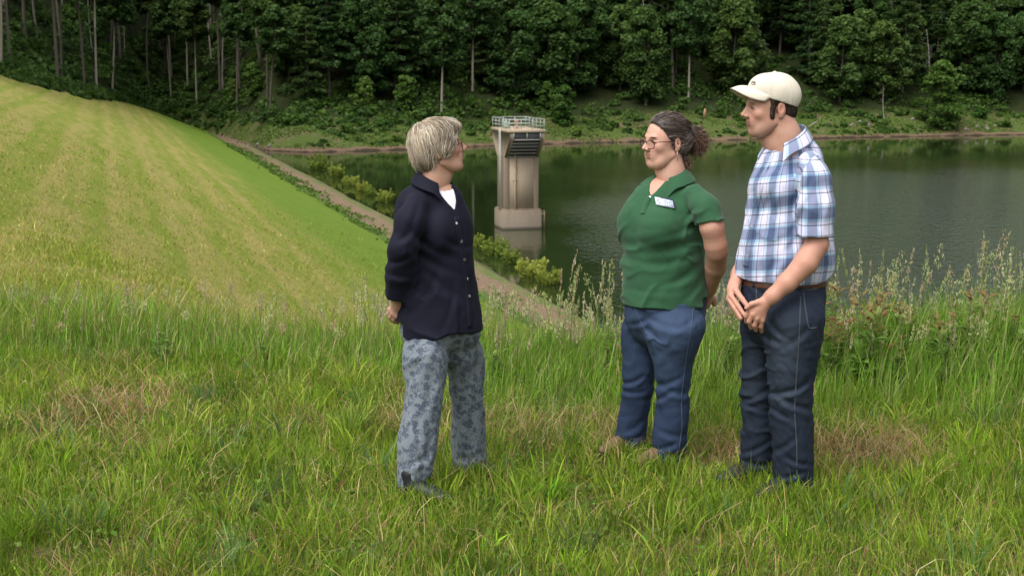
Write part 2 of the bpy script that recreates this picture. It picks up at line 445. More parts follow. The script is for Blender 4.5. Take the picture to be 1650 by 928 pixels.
class Ell:
    def __init__(s, c, r, R=None):
        s.c, s.r = np.asarray(c, f32), np.asarray(r, f32); s.R = None if R is None else np.asarray(R, f32)
    def d(s, P):
        q = P - s.c
        if s.R is not None: q = q @ s.R
        k0 = np.sqrt(((q / s.r) ** 2).sum(-1)) + 1e-6; k1 = np.sqrt(((q / s.r ** 2) ** 2).sum(-1)) + 1e-6
        return k0 * (k0 - 1) / k1
    def bb(s):
        m = s.r if s.R is None else np.abs(s.R) @ s.r
        return s.c - m, s.c + m
class RBox:
    def __init__(s, c, h, rad, R=None):
        s.c, s.h, s.rad = np.asarray(c, f32), np.asarray(h, f32) - rad, rad; s.R = None if R is None else np.asarray(R, f32)
    def d(s, P):
        q = P - s.c
        if s.R is not None: q = q @ s.R
        q = np.abs(q) - s.h
        return np.sqrt((np.maximum(q, 0) ** 2).sum(-1)) + np.minimum(q.max(-1), 0) - s.rad
    def bb(s):
        m = s.h + s.rad
        if s.R is not None: m = np.abs(s.R) @ m
        return s.c - m, s.c + m
def densify(rows, n=160):
    rows = np.asarray(sorted(rows, key=lambda r: r[0]), float); z = rows[:, 0]; zz = np.linspace(z[0], z[-1], n); out = [zz]
    for c in range(1, rows.shape[1]):
        y = rows[:, c]; m = np.gradient(y, z) if len(z) > 2 else np.full(len(z), (y[-1] - y[0]) / (z[-1] - z[0]))
        k = np.clip(np.searchsorted(z, zz) - 1, 0, len(z) - 2); h = z[k + 1] - z[k]; t = (zz - z[k]) / h
        out.append((2 * t ** 3 - 3 * t ** 2 + 1) * y[k] + (t ** 3 - 2 * t ** 2 + t) * h * m[k] + (-2 * t ** 3 + 3 * t ** 2) * y[k + 1] + (t ** 3 - t ** 2) * h * m[k + 1])
    return np.array(out)
class Loft:
    "stack of ellipses along z; rows (z, cx, cy, half_lateral, half_front, half_back); fwd = facing direction"
    def __init__(s, rows, fwd=(0, -1), lo=True, hi=True, power=2.0):
        s.t = densify(rows).astype(f32); f = np.asarray(fwd, f32); s.f = f / np.linalg.norm(f); s.l = np.array([s.f[1], -s.f[0]], f32); s.lo, s.hi, s.p = lo, hi, power
    def d(s, P):
        z = P[..., 2]; T = s.t; iz = np.clip((z - T[0, 0]) / (T[0, -1] - T[0, 0]) * (T.shape[1] - 1), 0, T.shape[1] - 1.001)
        k = iz.astype(np.int32); w = iz - k
        g = lambda c: T[c][k] * (1 - w) + T[c][k + 1] * w
        qx, qy = P[..., 0] - g(1), P[..., 1] - g(2)
        l = qx * s.l[0] + qy * s.l[1]; f = qx * s.f[0] + qy * s.f[1]
        b = np.where(f > 0, g(4), g(5)); a = g(3)
        rr = ((np.abs(l) / a) ** s.p + (np.abs(f) / b) ** s.p) ** (1 / s.p) + 1e-5
        q = np.sqrt(qx * qx + qy * qy); d = np.where(q < .3 * a, (rr - 1) * np.minimum(a, b), (rr - 1) * q / rr) * .93
        if s.lo: d = np.maximum(d, T[0, 0] - z)
        if s.hi: d = np.maximum(d, z - T[0, -1])
        return d
    def bb(s):
        T = s.t; m = max(T[3].max(), T[4].max(), T[5].max())
        return np.array([T[1].min() - m, T[2].min() - m, T[0, 0]]), np.array([T[1].max() + m, T[2].max() + m, T[0, -1]])
class SDF:
    def __init__(s): s.ops = []
    def u(s, prim, k=.02): s.ops.append(('u', prim, k)); return s
    def sub(s, prim, k=.01): s.ops.append(('s', prim, k)); return s
    def fn(s, f): s.ops.append(('f', f, 0)); return s          # f(P, D) -> D
    def chain(s, pts, rad, k=.02):
        for i in range(len(pts) - 1): s.u(Caps(pts[i], pts[i + 1], rad[i], rad[i + 1]), k if i == 0 else min(k, .6 * rad[i]))
        return s
    def eval(s, P):
        P = np.asarray(P, f32); D = np.full(P.shape[:-1], 1.0, f32)
        for op, p, k in s.ops:
            if op == 'u': D = smin(D, p.d(P), k)
            elif op == 's': D = -smin(-D, p.d(P), k)
            else: D = p(P, D)
        return D
    def mesh(s, h):
        lo = np.min([p.bb()[0] for o, p, k in s.ops if o == 'u'], 0) - 4 * h - .012; hi = np.max([p.bb()[1] for o, p, k in s.ops if o == 'u'], 0) + 4 * h + .012
        n = np.ceil((hi - lo) / h).astype(int) + 1
        ax = [lo[i] + np.arange(n[i]) * h for i in range(3)]
        D = np.full(n, 1.0, f32)
        def sub(b0, b1, m):
            i0 = np.maximum(np.floor((b0 - m - lo) / h).astype(int), 0); i1 = np.minimum(np.ceil((b1 + m - lo) / h).astype(int) + 1, n)
            sl = tuple(slice(a, b) for a, b in zip(i0, i1))
            G = np.stack(np.meshgrid(*[ax[i][i0[i]:i1[i]] for i in range(3)], indexing='ij'), -1).astype(f32)
            return sl, G
        for op, p, k in s.ops:
            if op == 'f':
                near = np.abs(D) < .06
                ix = np.nonzero(near); G = np.stack([ax[i][ix[i]] for i in range(3)], -1).astype(f32)
                D[near] = p(G, D[near]); continue
            sl, G = sub(*p.bb(), max(k, 0) + 4 * h + .012)
            if min(G.shape[:3]) == 0: continue
            v = p.d(G)
            D[sl] = smin(D[sl], v, k) if op == 'u' else -smin(-D[sl], v, k)
        return surfnet(D, lo, h)
class Sub:
    "an SDF used as one primitive of another"
    def __init__(s, q): s.q = q
    def d(s, P): return s.q.eval(P)
    def bb(s):
        b = [p.bb() for o, p, k in s.q.ops if o == 'u']; return np.min([x[0] for x in b], 0), np.max([x[1] for x in b], 0)
def cut_plane(q, p0, n):
    p0, n = np.asarray(p0, f32), np.asarray(n, f32); n = n / np.linalg.norm(n); q.fn(lambda P, D: np.maximum(D, (P - p0) @ n)); return q
_C = np.array([[i, j, k] for i in (0, 1) for j in (0, 1) for k in (0, 1)])
_E = [(a, b) for a in range(8) for b in range(a + 1, 8) if np.abs(_C[a] - _C[b]).sum() == 1]
def surfnet(D, lo, h):
    S = D < 0; n = np.array(D.shape)
    cnt = np.zeros(n - 1, np.int8)
    for c in _C: cnt += S[c[0]:n[0] - 1 + c[0], c[1]:n[1] - 1 + c[1], c[2]:n[2] - 1 + c[2]]
    act = (cnt > 0) & (cnt < 8); ix = np.stack(np.nonzero(act), -1)
    vals = np.stack([D[tuple((ix + c).T)] for c in _C], -1)
    acc = np.zeros((len(ix), 3)); m = np.zeros(len(ix))
    for a, b in _E:
        va, vb = vals[:, a], vals[:, b]; cr = (va < 0) != (vb < 0)
        t = np.where(cr, va / np.where(cr, va - vb, 1), 0)[:, None]
        acc += np.where(cr[:, None], _C[a] + t * (_C[b] - _C[a]), 0); m += cr
    V = (ix + acc / m[:, None]) * h + lo
    vid = np.full(n - 1, -1, np.int32); vid[tuple(ix.T)] = np.arange(len(ix))
    F = []
    for axn in range(3):
        o = [i for i in range(3) if i != axn]
        s0 = [slice(None)] * 3; s1 = [slice(None)] * 3; s0[axn] = slice(0, -1); s1[axn] = slice(1, None)
        ch = S[tuple(s0)] != S[tuple(s1)]
        ch = np.array(ch); sl = [slice(None)] * 3
        e = np.stack(np.nonzero(ch), -1)
        e = e[(e[:, o[0]] > 0) & (e[:, o[1]] > 0) & (e[:, o[0]] < n[o[0]] - 1) & (e[:, o[1]] < n[o[1]] - 1)]
        q = []
        for da, db in ((1, 1), (0, 1), (0, 0), (1, 0)):
            c = e.copy(); c[:, o[0]] -= da; c[:, o[1]] -= db; q.append(vid[tuple(c.T)])
        q = np.stack(q, -1); flip = ~S[tuple(e.T)]
        if axn == 1: flip = ~flip
        q[flip] = q[flip][:, ::-1]; F.append(q)
    F = np.concatenate(F); F = F[(F >= 0).all(1)]
    return V.astype(f32), F
def grad(sdf, P, e=.002):
    g = np.stack([sdf.eval(P + np.eye(3, dtype=f32)[i] * e) - sdf.eval(P - np.eye(3, dtype=f32)[i] * e) for i in range(3)], -1)
    return g / (np.linalg.norm(g, axis=-1, keepdims=True) + 1e-9)
def strand_mesh(paths, width, cols, taper=.25):
    "paths (n, m, 3) -> thin flat strands; width (n,), cols (n,3)"
    paths = np.asarray(paths, float); n, m, _ = paths.shape
    T = np.gradient(paths, axis=1); T /= np.linalg.norm(T, axis=2, keepdims=True) + 1e-9
    r = np.random.RandomState(1).normal(size=(n, 1, 3)); U = np.cross(T, r); U /= np.linalg.norm(U, axis=2, keepdims=True) + 1e-9; W = np.cross(T, U)
    prof = np.interp(np.linspace(0, 1, m), [0, .15, .6, 1], [.7, 1, .9, taper])[None, :, None] * np.asarray(width)[:, None, None]
    V = np.stack([paths - prof * U, paths + prof * U], 2); idx = np.arange(n * m * 2).reshape(n, m, 2)
    F = np.stack([idx[:, :-1, 0], idx[:, :-1, 1], idx[:, 1:, 1], idx[:, 1:, 0]], -1).reshape(-1, 4)
    return V.reshape(-1, 3), F, np.repeat(cols, m * 2, 0)
# ------------------------------------------------------------------ trees, shrubs and the far bank
def leaf_mat(name, lo, hi, trans=.3):
    k = NT(name); t = k.attr('tint', 'Fac'); r = k.n('ShaderNodeObjectInfo').outputs['Random']
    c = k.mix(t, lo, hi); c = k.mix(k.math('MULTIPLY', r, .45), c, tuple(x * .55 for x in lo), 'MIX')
    hsv = k.n('ShaderNodeHueSaturation'); k.set(hsv, 'Hue', k.math('ADD', .485, k.math('MULTIPLY', r, .03))); k.set(hsv, 'Color', c)
    k.foliage(hsv.outputs[0], trans, .6, .25); return k.m
def bark_mat(name, lo, hi):
    k = NT(name); o = k.obj(); r = k.n('ShaderNodeObjectInfo').outputs['Random']
    n = k.noise(k.map(o, (3, 3, .5)), 1.0, 6, .7); c = k.mix(n, lo, hi); c = k.mix(k.math('MULTIPLY', r, .5), c, tuple(x * .5 for x in lo))
    k.principled(c, .9, k.bump(n, .6, .08), .2); return k.m
M_BARK = bark_mat('grey_bark', (.07, .058, .046), (.20, .17, .14)); M_BARKP = bark_mat('pale_bark', (.22, .19, .15), (.46, .41, .34)); M_DEAD = bark_mat('dead_grey_wood', (.20, .18, .16), (.40, .36, .31))
M_LEAF = leaf_mat('forest_leaves', (.030, .066, .014), (.105, .195, .038), .42); M_PINE = leaf_mat('pine_needles', (.032, .066, .019), (.100, .178, .046), .38)
M_BRIGHT = leaf_mat('young_leaves', (.045, .105, .014), (.15, .26, .045), .4); M_WILLOW = leaf_mat('willow_leaves', (.17, .24, .03), (.46, .53, .10), .4)
M_PALE = leaf_mat('pale_tree_leaves', (.055, .095, .035), (.16, .25, .085), .4)
M_SHRUB = leaf_mat('undergrowth_leaves', (.034, .080, .014), (.125, .22, .034), .42)
def leaf_quads(C, N, size, rnd, tint, aspect=1.0):
    "leaf clumps: bent quads at C facing roughly N"
    n = len(C); N = N + rnd.normal(size=(n, 3)) * .75; N /= np.linalg.norm(N, axis=1, keepdims=True) + 1e-9
    U = np.cross(N, rnd.normal(size=(n, 3))); U /= np.linalg.norm(U, axis=1, keepdims=True) + 1e-9; W = np.cross(N, U)
    s = (size * rnd.uniform(.55, 1.25, n))[:, None] if np.isscalar(size) else size[:, None]
    j = lambda: rnd.uniform(.6, 1.2, (n, 1))
    V = np.stack([C - U * s * j() - W * s * j() * .55 * aspect - N * s * .18, C + U * s * j() * .4 - W * s * j() * aspect, C + U * s * j() + W * s * j() * .5 * aspect - N * s * .22, C - U * s * j() * .45 + W * s * j() * aspect], 1).reshape(-1, 3)
    return V, np.arange(4 * n).reshape(n, 4), np.repeat(tint, 4)
class TreeKit:
    def __init__(s, seed): s.r = np.random.RandomState(seed); s.mb = MB(); s.LV, s.LF, s.LT, s.n = [], [], [], 0
    def leaves(s, C, N, size, tint, aspect=1.0):
        V, F, t = leaf_quads(np.asarray(C), np.asarray(N), size, s.r, tint, aspect); s.LV.append(V); s.LF.append(F + s.n); s.LT.append(t); s.n += len(V)
    def limb(s, p0, d, L, r0, bend=.25, n=6, droop=0.0):
        p = np.array(p0, float); d = np.array(d, float); d /= np.linalg.norm(d); P = [p.copy()]
        for i in range(n):
            d = d + s.r.normal(size=3) * bend * .4 + np.array([0, 0, -droop]); d /= np.linalg.norm(d); p = p + d * L / n; P.append(p.copy())
        s.mb.tube(P, np.linspace(r0, r0 * .25, n + 1), 5, cap=False); return np.array(P)
    def meshes(s, name, bark, leafm):
        out = []
        V, F = s.mb.arrays(); out.append(('trunk', np_mesh(name + '_trunk', V, F, True, [bark])))
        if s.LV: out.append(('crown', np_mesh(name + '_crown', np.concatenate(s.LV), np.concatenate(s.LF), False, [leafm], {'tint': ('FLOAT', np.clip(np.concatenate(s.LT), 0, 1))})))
        return out
def broadleaf(seed, H, base, spread, bark, leafm, nleaf=5200, size=.42, trunk_r=.32, lobes=26, squash=.75, zpow=1.0):
    "trunk, limbs and a crown of many uneven lobes of leaf clumps"
    k = TreeKit(seed); r = k.r; lean = r.normal(size=2) * .04 * H
    tp = [np.array([lean[0] * max(t, 0) ** 1.5 + .12 * math.sin(5 * t + seed), lean[1] * max(t, 0) ** 1.5, H * .86 * t]) for t in np.linspace(-.02, 1, 10)]
    k.mb.tube(tp, np.interp(np.linspace(0, 1, 10), [0, .06, 1], [trunk_r * 1.35, trunk_r, trunk_r * .22]), 8, cap=False)
    per = nleaf // lobes
    for i in range(lobes):
        t = (i + r.uniform(0, 1)) / lobes; z = base + (H - base) * t ** zpow; q = (z - base) / (H - base)
        prof = spread * (math.sin(math.pi * min(1, .12 + q * .86)) ** .7) * r.uniform(.45, 1.05); a = i * 2.4 + r.uniform(-.5, .5)
        axis = np.array([np.interp(z, [p[2] for p in tp], [p[0] for p in tp]), np.interp(z, [p[2] for p in tp], [p[1] for p in tp]), z - prof * .35])
        P = k.limb(axis, (math.cos(a), math.sin(a), .35 + .4 * q), prof, trunk_r * .28 * (1.1 - q * .6), .25)
        c = P[-1]; R = r.uniform(.13, .24) * spread * 1.9 * np.array([1, 1, squash]) * (1.05 - .35 * q)
        o = r.normal(size=(per, 3)); o /= np.linalg.norm(o, axis=1, keepdims=True); o *= r.uniform(.08, 1.0, (per, 1)) ** .5; o[:, 2] = np.where(o[:, 2] < -.45, o[:, 2] * .5, o[:, 2])
        C = c + o * R + r.normal(size=(per, 3)) * .12 * R
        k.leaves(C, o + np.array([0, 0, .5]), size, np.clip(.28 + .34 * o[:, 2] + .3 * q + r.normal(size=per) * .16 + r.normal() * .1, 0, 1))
    return k.meshes('tree', bark, leafm)
def pine(seed, H, base, spread, bark, leafm, whorls=18, nleaf=5600, size=.40, trunk_r=.30, droop=.05):
    "straight trunk with flat, gappy tiers of boughs"
    k = TreeKit(seed); r = k.r
    tp = [np.array([.1 * math.sin(3 * t + seed), .1 * math.cos(2 * t), H * t]) for t in np.linspace(-.02, .98, 10)]
    k.mb.tube(tp, np.linspace(trunk_r * 1.1, .05, 10), 8, cap=False)
    tot = 0; spec = []
    for w in range(whorls):
        t = (w + r.uniform(-.3, .3)) / whorls; z = base + (H - base) * max(t, 0)
        for b in range(r.randint(3, 6)): spec.append((z, r.uniform(0, 6.283), spread * (1 - .80 * max(t, 0)) * r.uniform(.5, 1.12), t))
    L = sum(q[2] for q in spec)
    for z, a, ln, t in spec:
        P = k.limb((0, 0, z), (math.cos(a), math.sin(a), .22 - .25 * (1 - t)), ln, .07, .12, 6, droop)
        n = max(12, int(nleaf * ln / L)); u = r.uniform(.22, 1, n) ** .75; C = np.stack([np.interp(u, np.linspace(0, 1, 7), P[:, i]) for i in range(3)], 1)
        wd = .34 * ln * np.sin(np.clip(u, .1, .98) * 2.6); side = np.array([-math.sin(a), math.cos(a), 0])
        C = C + side * (r.uniform(-1, 1, n) * wd)[:, None] + np.array([0, 0, 1]) * (r.normal(size=n) * .16 - .06)[:, None]
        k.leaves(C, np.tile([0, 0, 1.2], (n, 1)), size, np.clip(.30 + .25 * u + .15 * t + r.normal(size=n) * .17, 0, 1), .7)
    for _ in range(10):
        z = r.uniform(.12, 1) * base; a = r.uniform(0, 6.28); k.limb((0, 0, z), (math.cos(a), math.sin(a), .1), r.uniform(.6, 2.2), .035, .3, 4)
    return k.meshes('pine', bark, leafm)
def snag(seed, H, trunk_r, bark, limbs=9, lean=.06):
    k = TreeKit(seed); r = k.r
    tp = [np.array([lean * H * max(t, 0) ** 1.4, .03 * H * math.sin(3 * t), H * t]) for t in np.linspace(-.02, 1, 10)]
    k.mb.tube(tp, np.linspace(trunk_r, trunk_r * .18, 10), 7)
    for i in range(limbs):
        t = r.uniform(.3, .95); p = np.array([lean * H * t ** 1.4, .03 * H * math.sin(3 * t), H * t]); a = r.uniform(0, 6.28)
        P = k.limb(p, (math.cos(a), math.sin(a) * .6, r.uniform(.3, 1.1)), H * r.uniform(.12, .36) * (1.2 - t), trunk_r * .35 * (1.2 - t), .3)
        for _ in range(2): k.limb(P[r.randint(2, 6)], r.normal(size=3) + np.array([0, 0, .6]), H * r.uniform(.05, .12), trunk_r * .1, .3, 4)
    return k.meshes('snag', bark, None)
def shrub(seed, H, spread, leafm, nleaf=900, size=.26, stems=6):
    k = TreeKit(seed); r = k.r; per = nleaf // (stems * 3)
    for i in range(stems):
        a = i * 6.283 / stems + r.uniform(-.4, .4); P = k.limb((0, 0, -.1), (math.cos(a) * .75, math.sin(a) * .75, 1), H * r.uniform(.6, .95), .05, .3)
        for m in (3, 5, 6):
            c = P[m] + r.normal(size=3) * .1 * spread; o = r.normal(size=(per, 3)); o /= np.linalg.norm(o, axis=1, keepdims=True)
            C = c + o * np.array([.34, .34, .26]) * spread * r.uniform(.4, 1.1, (per, 1)); C[:, 2] = np.maximum(C[:, 2], .05)
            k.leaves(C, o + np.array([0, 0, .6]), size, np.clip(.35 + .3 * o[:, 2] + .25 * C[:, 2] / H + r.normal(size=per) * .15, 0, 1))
    return k.meshes('shrub', M_BARK, leafm)
def willow(seed, H, spread):
    "many upright whips with narrow leaves, loose at the edges"
    k = TreeKit(seed); r = k.r
    for i in range(34):
        a = r.uniform(0, 6.283); q = r.uniform(.1, 1) ** .6; L = H * r.uniform(.55, 1.05) * (1.1 - .35 * q)
        P = k.limb((math.cos(a) * .35 * spread * q, math.sin(a) * .35 * spread * q, -.1), (math.cos(a) * .55 * q, math.sin(a) * .55 * q, 1), L, .02, .16, 6)
        n = 95; t = r.uniform(.08, 1.02, n); C = np.stack([np.interp(t, np.linspace(0, 1, 7), P[:, j]) for j in range(3)], 1) + r.normal(size=(n, 3)) * .10 * (1.15 - .6 * t)[:, None]
        k.leaves(C, r.normal(size=(n, 3)) + np.array([0, 0, .3]), .135, np.clip(.15 + .6 * t + r.normal(size=n) * .15 + r.normal() * .1, 0, 1), .42)
    return k.meshes('willow', M_BARK, M_WILLOW)
def place(kind, name, at, rot, scale, label, cat, group, lean=(0, 0)):
    root = empty(name, tuple(float(c) for c in at)); root.rotation_euler = (lean[0], lean[1], rot); root.scale = (scale[0], scale[0], scale[1]) if isinstance(scale, tuple) else (scale,) * 3
    tag(root, label, cat, group)
    for pn, me in kind:
        o = bpy.data.objects.new(pn, me); COL.objects.link(o); o.parent = root
    return root

def build_forest():
    rnd = np.random.RandomState(77)
    K = {}
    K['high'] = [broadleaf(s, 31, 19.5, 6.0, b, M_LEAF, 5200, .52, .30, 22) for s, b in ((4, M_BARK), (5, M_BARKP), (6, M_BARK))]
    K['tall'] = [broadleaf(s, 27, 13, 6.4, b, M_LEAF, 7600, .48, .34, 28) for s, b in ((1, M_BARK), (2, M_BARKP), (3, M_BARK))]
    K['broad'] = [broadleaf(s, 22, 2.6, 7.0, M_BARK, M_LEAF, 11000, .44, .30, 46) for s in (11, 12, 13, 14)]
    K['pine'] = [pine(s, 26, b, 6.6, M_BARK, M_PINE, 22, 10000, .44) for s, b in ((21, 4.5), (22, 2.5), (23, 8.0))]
    K['bright'] = [broadleaf(s, 9, .8, 3.4, M_BARK, M_BRIGHT, 3600, .34, .13, 26, .8) for s in (31, 32)]
    K['big'] = [broadleaf(35, 17, 3.0, 5.6, M_BARK, M_PALE, 6500, .36, .24, 34, .8)]
    K['fall'] = [broadleaf(37, 16, .5, 6.4, M_BARK, M_BRIGHT, 7500, .36, .22, 40, .55)]
    K['snag'] = [snag(41, 17, .26, M_DEAD), snag(42, 11, .16, M_DEAD, 7, -.08), snag(43, 9, .2, M_DEAD, 12, .02)]
    K['pole'] = [snag(45, 24, .30, M_BARKP, 4, .02), snag(46, 24, .34, M_BARK, 3, -.03), snag(47, 22, .26, M_DEAD, 3, .05)]
    K['shrub'] = [shrub(s, 2.4, 2.6, M_BRIGHT, 1000, .26) for s in (51, 52)]
    K['willow'] = [willow(s, 2.2, 2.2) for s in (55, 56, 57, 58)]
    G = 'trees on the wooded hillside'
    def at(u, v): p = hit(u, v, 120.0); p[2] -= .15; return p
    used = []
    def put(kind, i, name, u, v, sc, label, cat='tree', group=G, lean=(0, 0)):
        p = at(u, v); used.append(p[:2]); return place(K[kind][i % len(K[kind])], name, p, rnd.uniform(0, 6.28), sc, label, cat, group, lean)
    # --- trees one can point at
    put('pole', 1, 'tall_tree', 193, 108, (1.5, 1), 'thick grey leaning trunk, most prominent at upper left of the wood', lean=(0, -.07))
    put('pole', 2, 'tall_tree', 200, 104, (.7, .9), 'thin trunk standing right beside the thick grey leaning trunk', lean=(0, -.04))
    put('pole', 0, 'tall_tree', 281, 78, (1.0, 1), 'straight pale yellowish trunk in the upper left woods')
    put('pole', 0, 'tall_tree', 342, 106, (.95, 1), 'whitish slender trunk left of the forked pair in the upper left woods', lean=(0, -.05))
    put('pole', 1, 'tall_tree', 364, 122, (1.0, 1), 'slightly crooked grey trunk rooted lowest of the upper left trunks', lean=(0, -.09))
    put('pole', 1, 'tall_tree', 388, 95, (1.0, 1), 'straight grey trunk between the crooked trunk and the thick straight trunk', lean=(0, -.03))
    put('pole', 0, 'tall_tree', 420, 108, (1.35, 1), 'thick straight greyish trunk at right end of the bare upper left trunks', lean=(0, -.03))
    put('pole', 2, 'tall_tree', 96, 68, (.9, 1), 'lone thin trunk in the far upper left corner woods')
    put('pole', 2, 'tall_tree', 150, 97, (.7, .9), 'slender pale trunk left of the thick leaning trunk', lean=(0, -.06))
    put('pole', 2, 'tall_tree', 1052, 140, (1.05, 1.1), 'tall bare trunk leaning right above the dark-haired woman', lean=(0, .10))
    put('tall', 1, 'tall_tree', 712, 190, (.9, 1), 'tree with bare grey lower trunk left of the intake tower')
    put('big', 0, 'pale_green_tree', 1205, 140, 1.0, 'large pale green rounded tree left of the man\'s cap')
    put('fall', 0, 'broad_tree', 1512, 205, (1.05, 1.0), 'broad layered bright green tree at the right waterside')
    put('snag', 0, 'dead_tree', 1496, 150, 1.0, 'forked dead grey tree above the broad tree at right', lean=(0, .05))
    put('snag', 2, 'dead_tree', 672, 178, .55, 'weathered dead trunk with bare twigs between two young trees')
    put('snag', 1, 'dead_tree', 1425, 195, .8, 'leaning dead sapling on the right bank', lean=(0, .2))
    for u, v, s, l in ((588, 178, .8, 'young bright green tree left of the weathered dead trunk'), (655, 180, .85, 'young bright green tree right of the weathered dead trunk'), (798, 203, .45, 'small bright green sapling just behind the intake tower railing'), (905, 200, .95, 'rounded bright green young tree right of the intake tower'), (880, 176, .7, 'young tree up the bank behind the intake tower'), (410, 160, .9, 'leafy young tree at left edge of the bank clearing'), (380, 175, .75, 'young leafy tree above the end of the dam')):
        put('bright', int(u), 'young_tree', u, v, s, l, 'tree', 'young trees on the bank')
    # --- the rest of the wood
    def ok(p, dmin): return all((p[0] - q[0]) ** 2 + (p[1] - q[1]) ** 2 > dmin ** 2 for q in used)
    LBL = {'high': 'tall pale-trunked forest tree', 'tall': 'tall high-crowned forest tree', 'broad': 'dark leafy forest tree', 'pine': 'dark tiered evergreen', 'pole': 'slender bare-stemmed tree'}
    NM = {'high': 'forest_tree', 'tall': 'forest_tree', 'broad': 'leafy_tree', 'pine': 'pine_tree', 'pole': 'tall_tree'}
    def zone(u, d):
        a = ('above the dam\'s left corner', 'above the far end of the dam', 'up left of the navy woman', 'above the navy woman', 'behind the intake tower', 'between the tower and the green-shirted woman', 'above the green-shirted woman', 'left of the man\'s cap', 'behind the man\'s cap', 'right of the cap', 'above the right shore', 'at the right edge')[int(np.clip(np.searchsorted([150, 420, 600, 760, 890, 1010, 1130, 1185, 1300, 1400, 1560], u), 0, 11))]
        return ' ' + a + (', front row', ', second row', ', deep in the wood')[int(np.clip((d - 17) / 16, 0, 2))]
    cnt = 0; tries = 0
    while cnt < 250 and tries < 12000:
        tries += 1
        w = rnd.uniform(-.50, .46); u = CXP + w * FPX / .99; d = 17 + 82 * rnd.uniform(0, 1) ** 1.25
        if u < 430: d += 4
        y = 1 / math.hypot(1, w); R0 = float(np.interp(w, _fw, _fr)); r = R0 + d; p = np.array([w * y * r, y * r])
        if u < 440: kind = 'high' if rnd.uniform() < .78 else 'pole'; dm = 4.6
        elif u < 760: kind = 'pine' if rnd.uniform() < .7 else 'broad'; dm = 5.0
        elif u < 1150: kind = rnd.choice(['pine', 'broad', 'broad', 'tall']); dm = 5.0
        else: kind = rnd.choice(['broad', 'tall', 'pine', 'broad']); dm = 5.0
        if 1150 < u < 1260 and d < 30: continue
        if 470 < u < 700 and d < 22: continue
        if u > 860 and d < 24: continue
        if not ok(p, dm): continue
        used.append(p); cnt += 1
        z = float(ground_z(p[:1], p[1:2])[0]) - .2; s = rnd.uniform(.8, 1.15)
        place(K[kind][rnd.randint(len(K[kind]))], NM[kind], (p[0], p[1], z), rnd.uniform(0, 6.28), (s, s * rnd.uniform(.9, 1.12)), LBL[kind] + zone(u, d), 'tree', G, (rnd.normal() * .025, rnd.normal() * .025))
    # --- willows along the water's edge of the dam
    wl = [(512, 272, 1.5), (541, 283, 1.15), (566, 297, .95), (584, 306, .8), (597, 313, .75), (622, 324, .95), (655, 338, .8), (770, 396, .75), (800, 409, .95), (822, 422, .8), (857, 442, 1.0), (884, 455, .8)]
    for i, (u, v, s) in enumerate(wl):
        d = ray(u, v); t = (WATER + .15 - CAM_H) / d[2]; p = d * t; pos = (p[0], p[1], WATER - .05)
        LM = {0: 'largest yellow-green willow bush at the far end of the dam waterline', 6: 'yellow-green willow bush behind the woman in navy', 7: 'yellow-green willow bush just right of the navy shirt at the waterline', 10: 'large yellow-green willow bush below the intake tower', 11: 'nearest yellow-green willow bush, at the right end of the waterline row'}
        lab = LM[i] if i in LM else 'yellow-green willow bush along the dam waterline, %s' % {1: 'second from the far end', 2: 'third from the far end', 3: 'fourth from the far end', 4: 'fifth from the far end', 5: 'nearest before the woman in navy', 8: 'left of the bush below the tower', 9: 'small, beside the one below the tower'}[i]
        place(K['willow'][i % 4], 'willow_bush', pos, rnd.uniform(0, 6.28), s * .92, lab, 'bush', 'willow bushes along the water')
    # --- shrubs standing alone on the bank
    for i, (u, v, s) in enumerate([(620, 205, .8), (700, 215, .6), (560, 215, .8), (480, 200, .9), (640, 228, .6), (760, 218, .6), (930, 218, .8), (990, 205, .7), (1330, 180, .7), (1360, 205, .55), (1440, 212, .5), (1580, 190, 1.1), (1620, 205, 1.0), (300, 190, .9), (350, 205, .8)]):
        place(K['shrub'][i % 2], 'bank_shrub', at(u, v), rnd.uniform(0, 6.28), s, 'low green shrub on the far bank, ' + ('left of the navy woman\'s head', 'between the navy woman and the tower', 'right of the tower', 'right of the man\'s cap', 'at the right shore')[int(np.searchsorted([650, 790, 1100, 1420], u))], 'shrub', 'shrubs on the far bank')
    # --- undergrowth: leafy mass nobody could count
    n = 2700; C, N, T, S = [], [], [], []
    w = rnd.uniform(-.48, .44, n); d = 2.5 + 92 * rnd.uniform(0, 1, n) ** 1.5; r = np.interp(w, _fw, _fr) + d; y = r / np.hypot(1, w); x = w * y
    ne = 900; we = rnd.uniform(-.41, -.13, ne); de = rnd.uniform(2, 75, ne); re = np.interp(we, _fw, _fr) + de; ye = re / np.hypot(1, we); w = np.r_[w, we]; d = np.r_[d, de]; y = np.r_[y, ye]; x = np.r_[x, we * ye]; n = len(x)
    dens = fbm(x, y, .12, 31, 3); keep = (dens + rnd.normal(size=n) * .5 > -.5) & ((d > 15) | (dens > .15) | (w < -.2)); x, y, d = x[keep], y[keep], d[keep]; z = ground_z(x, y)
    hgt = np.clip(rnd.lognormal(.1, .45, len(x)), .4, 3.2) * np.clip(d / 20, .28, 1.1)
    for i in range(len(x)):
        m = int(46 * min(hgt[i], 2) + 20); o = rnd.normal(size=(m, 3)); o /= np.linalg.norm(o, axis=1, keepdims=True); o[:, 2] = np.abs(o[:, 2])
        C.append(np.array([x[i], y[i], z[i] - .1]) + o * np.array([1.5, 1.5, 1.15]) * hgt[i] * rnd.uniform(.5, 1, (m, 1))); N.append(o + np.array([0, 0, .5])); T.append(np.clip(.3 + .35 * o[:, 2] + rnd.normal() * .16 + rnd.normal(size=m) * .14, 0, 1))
    V, F, t = leaf_quads(np.concatenate(C), np.concatenate(N), .42, rnd, np.concatenate(T))
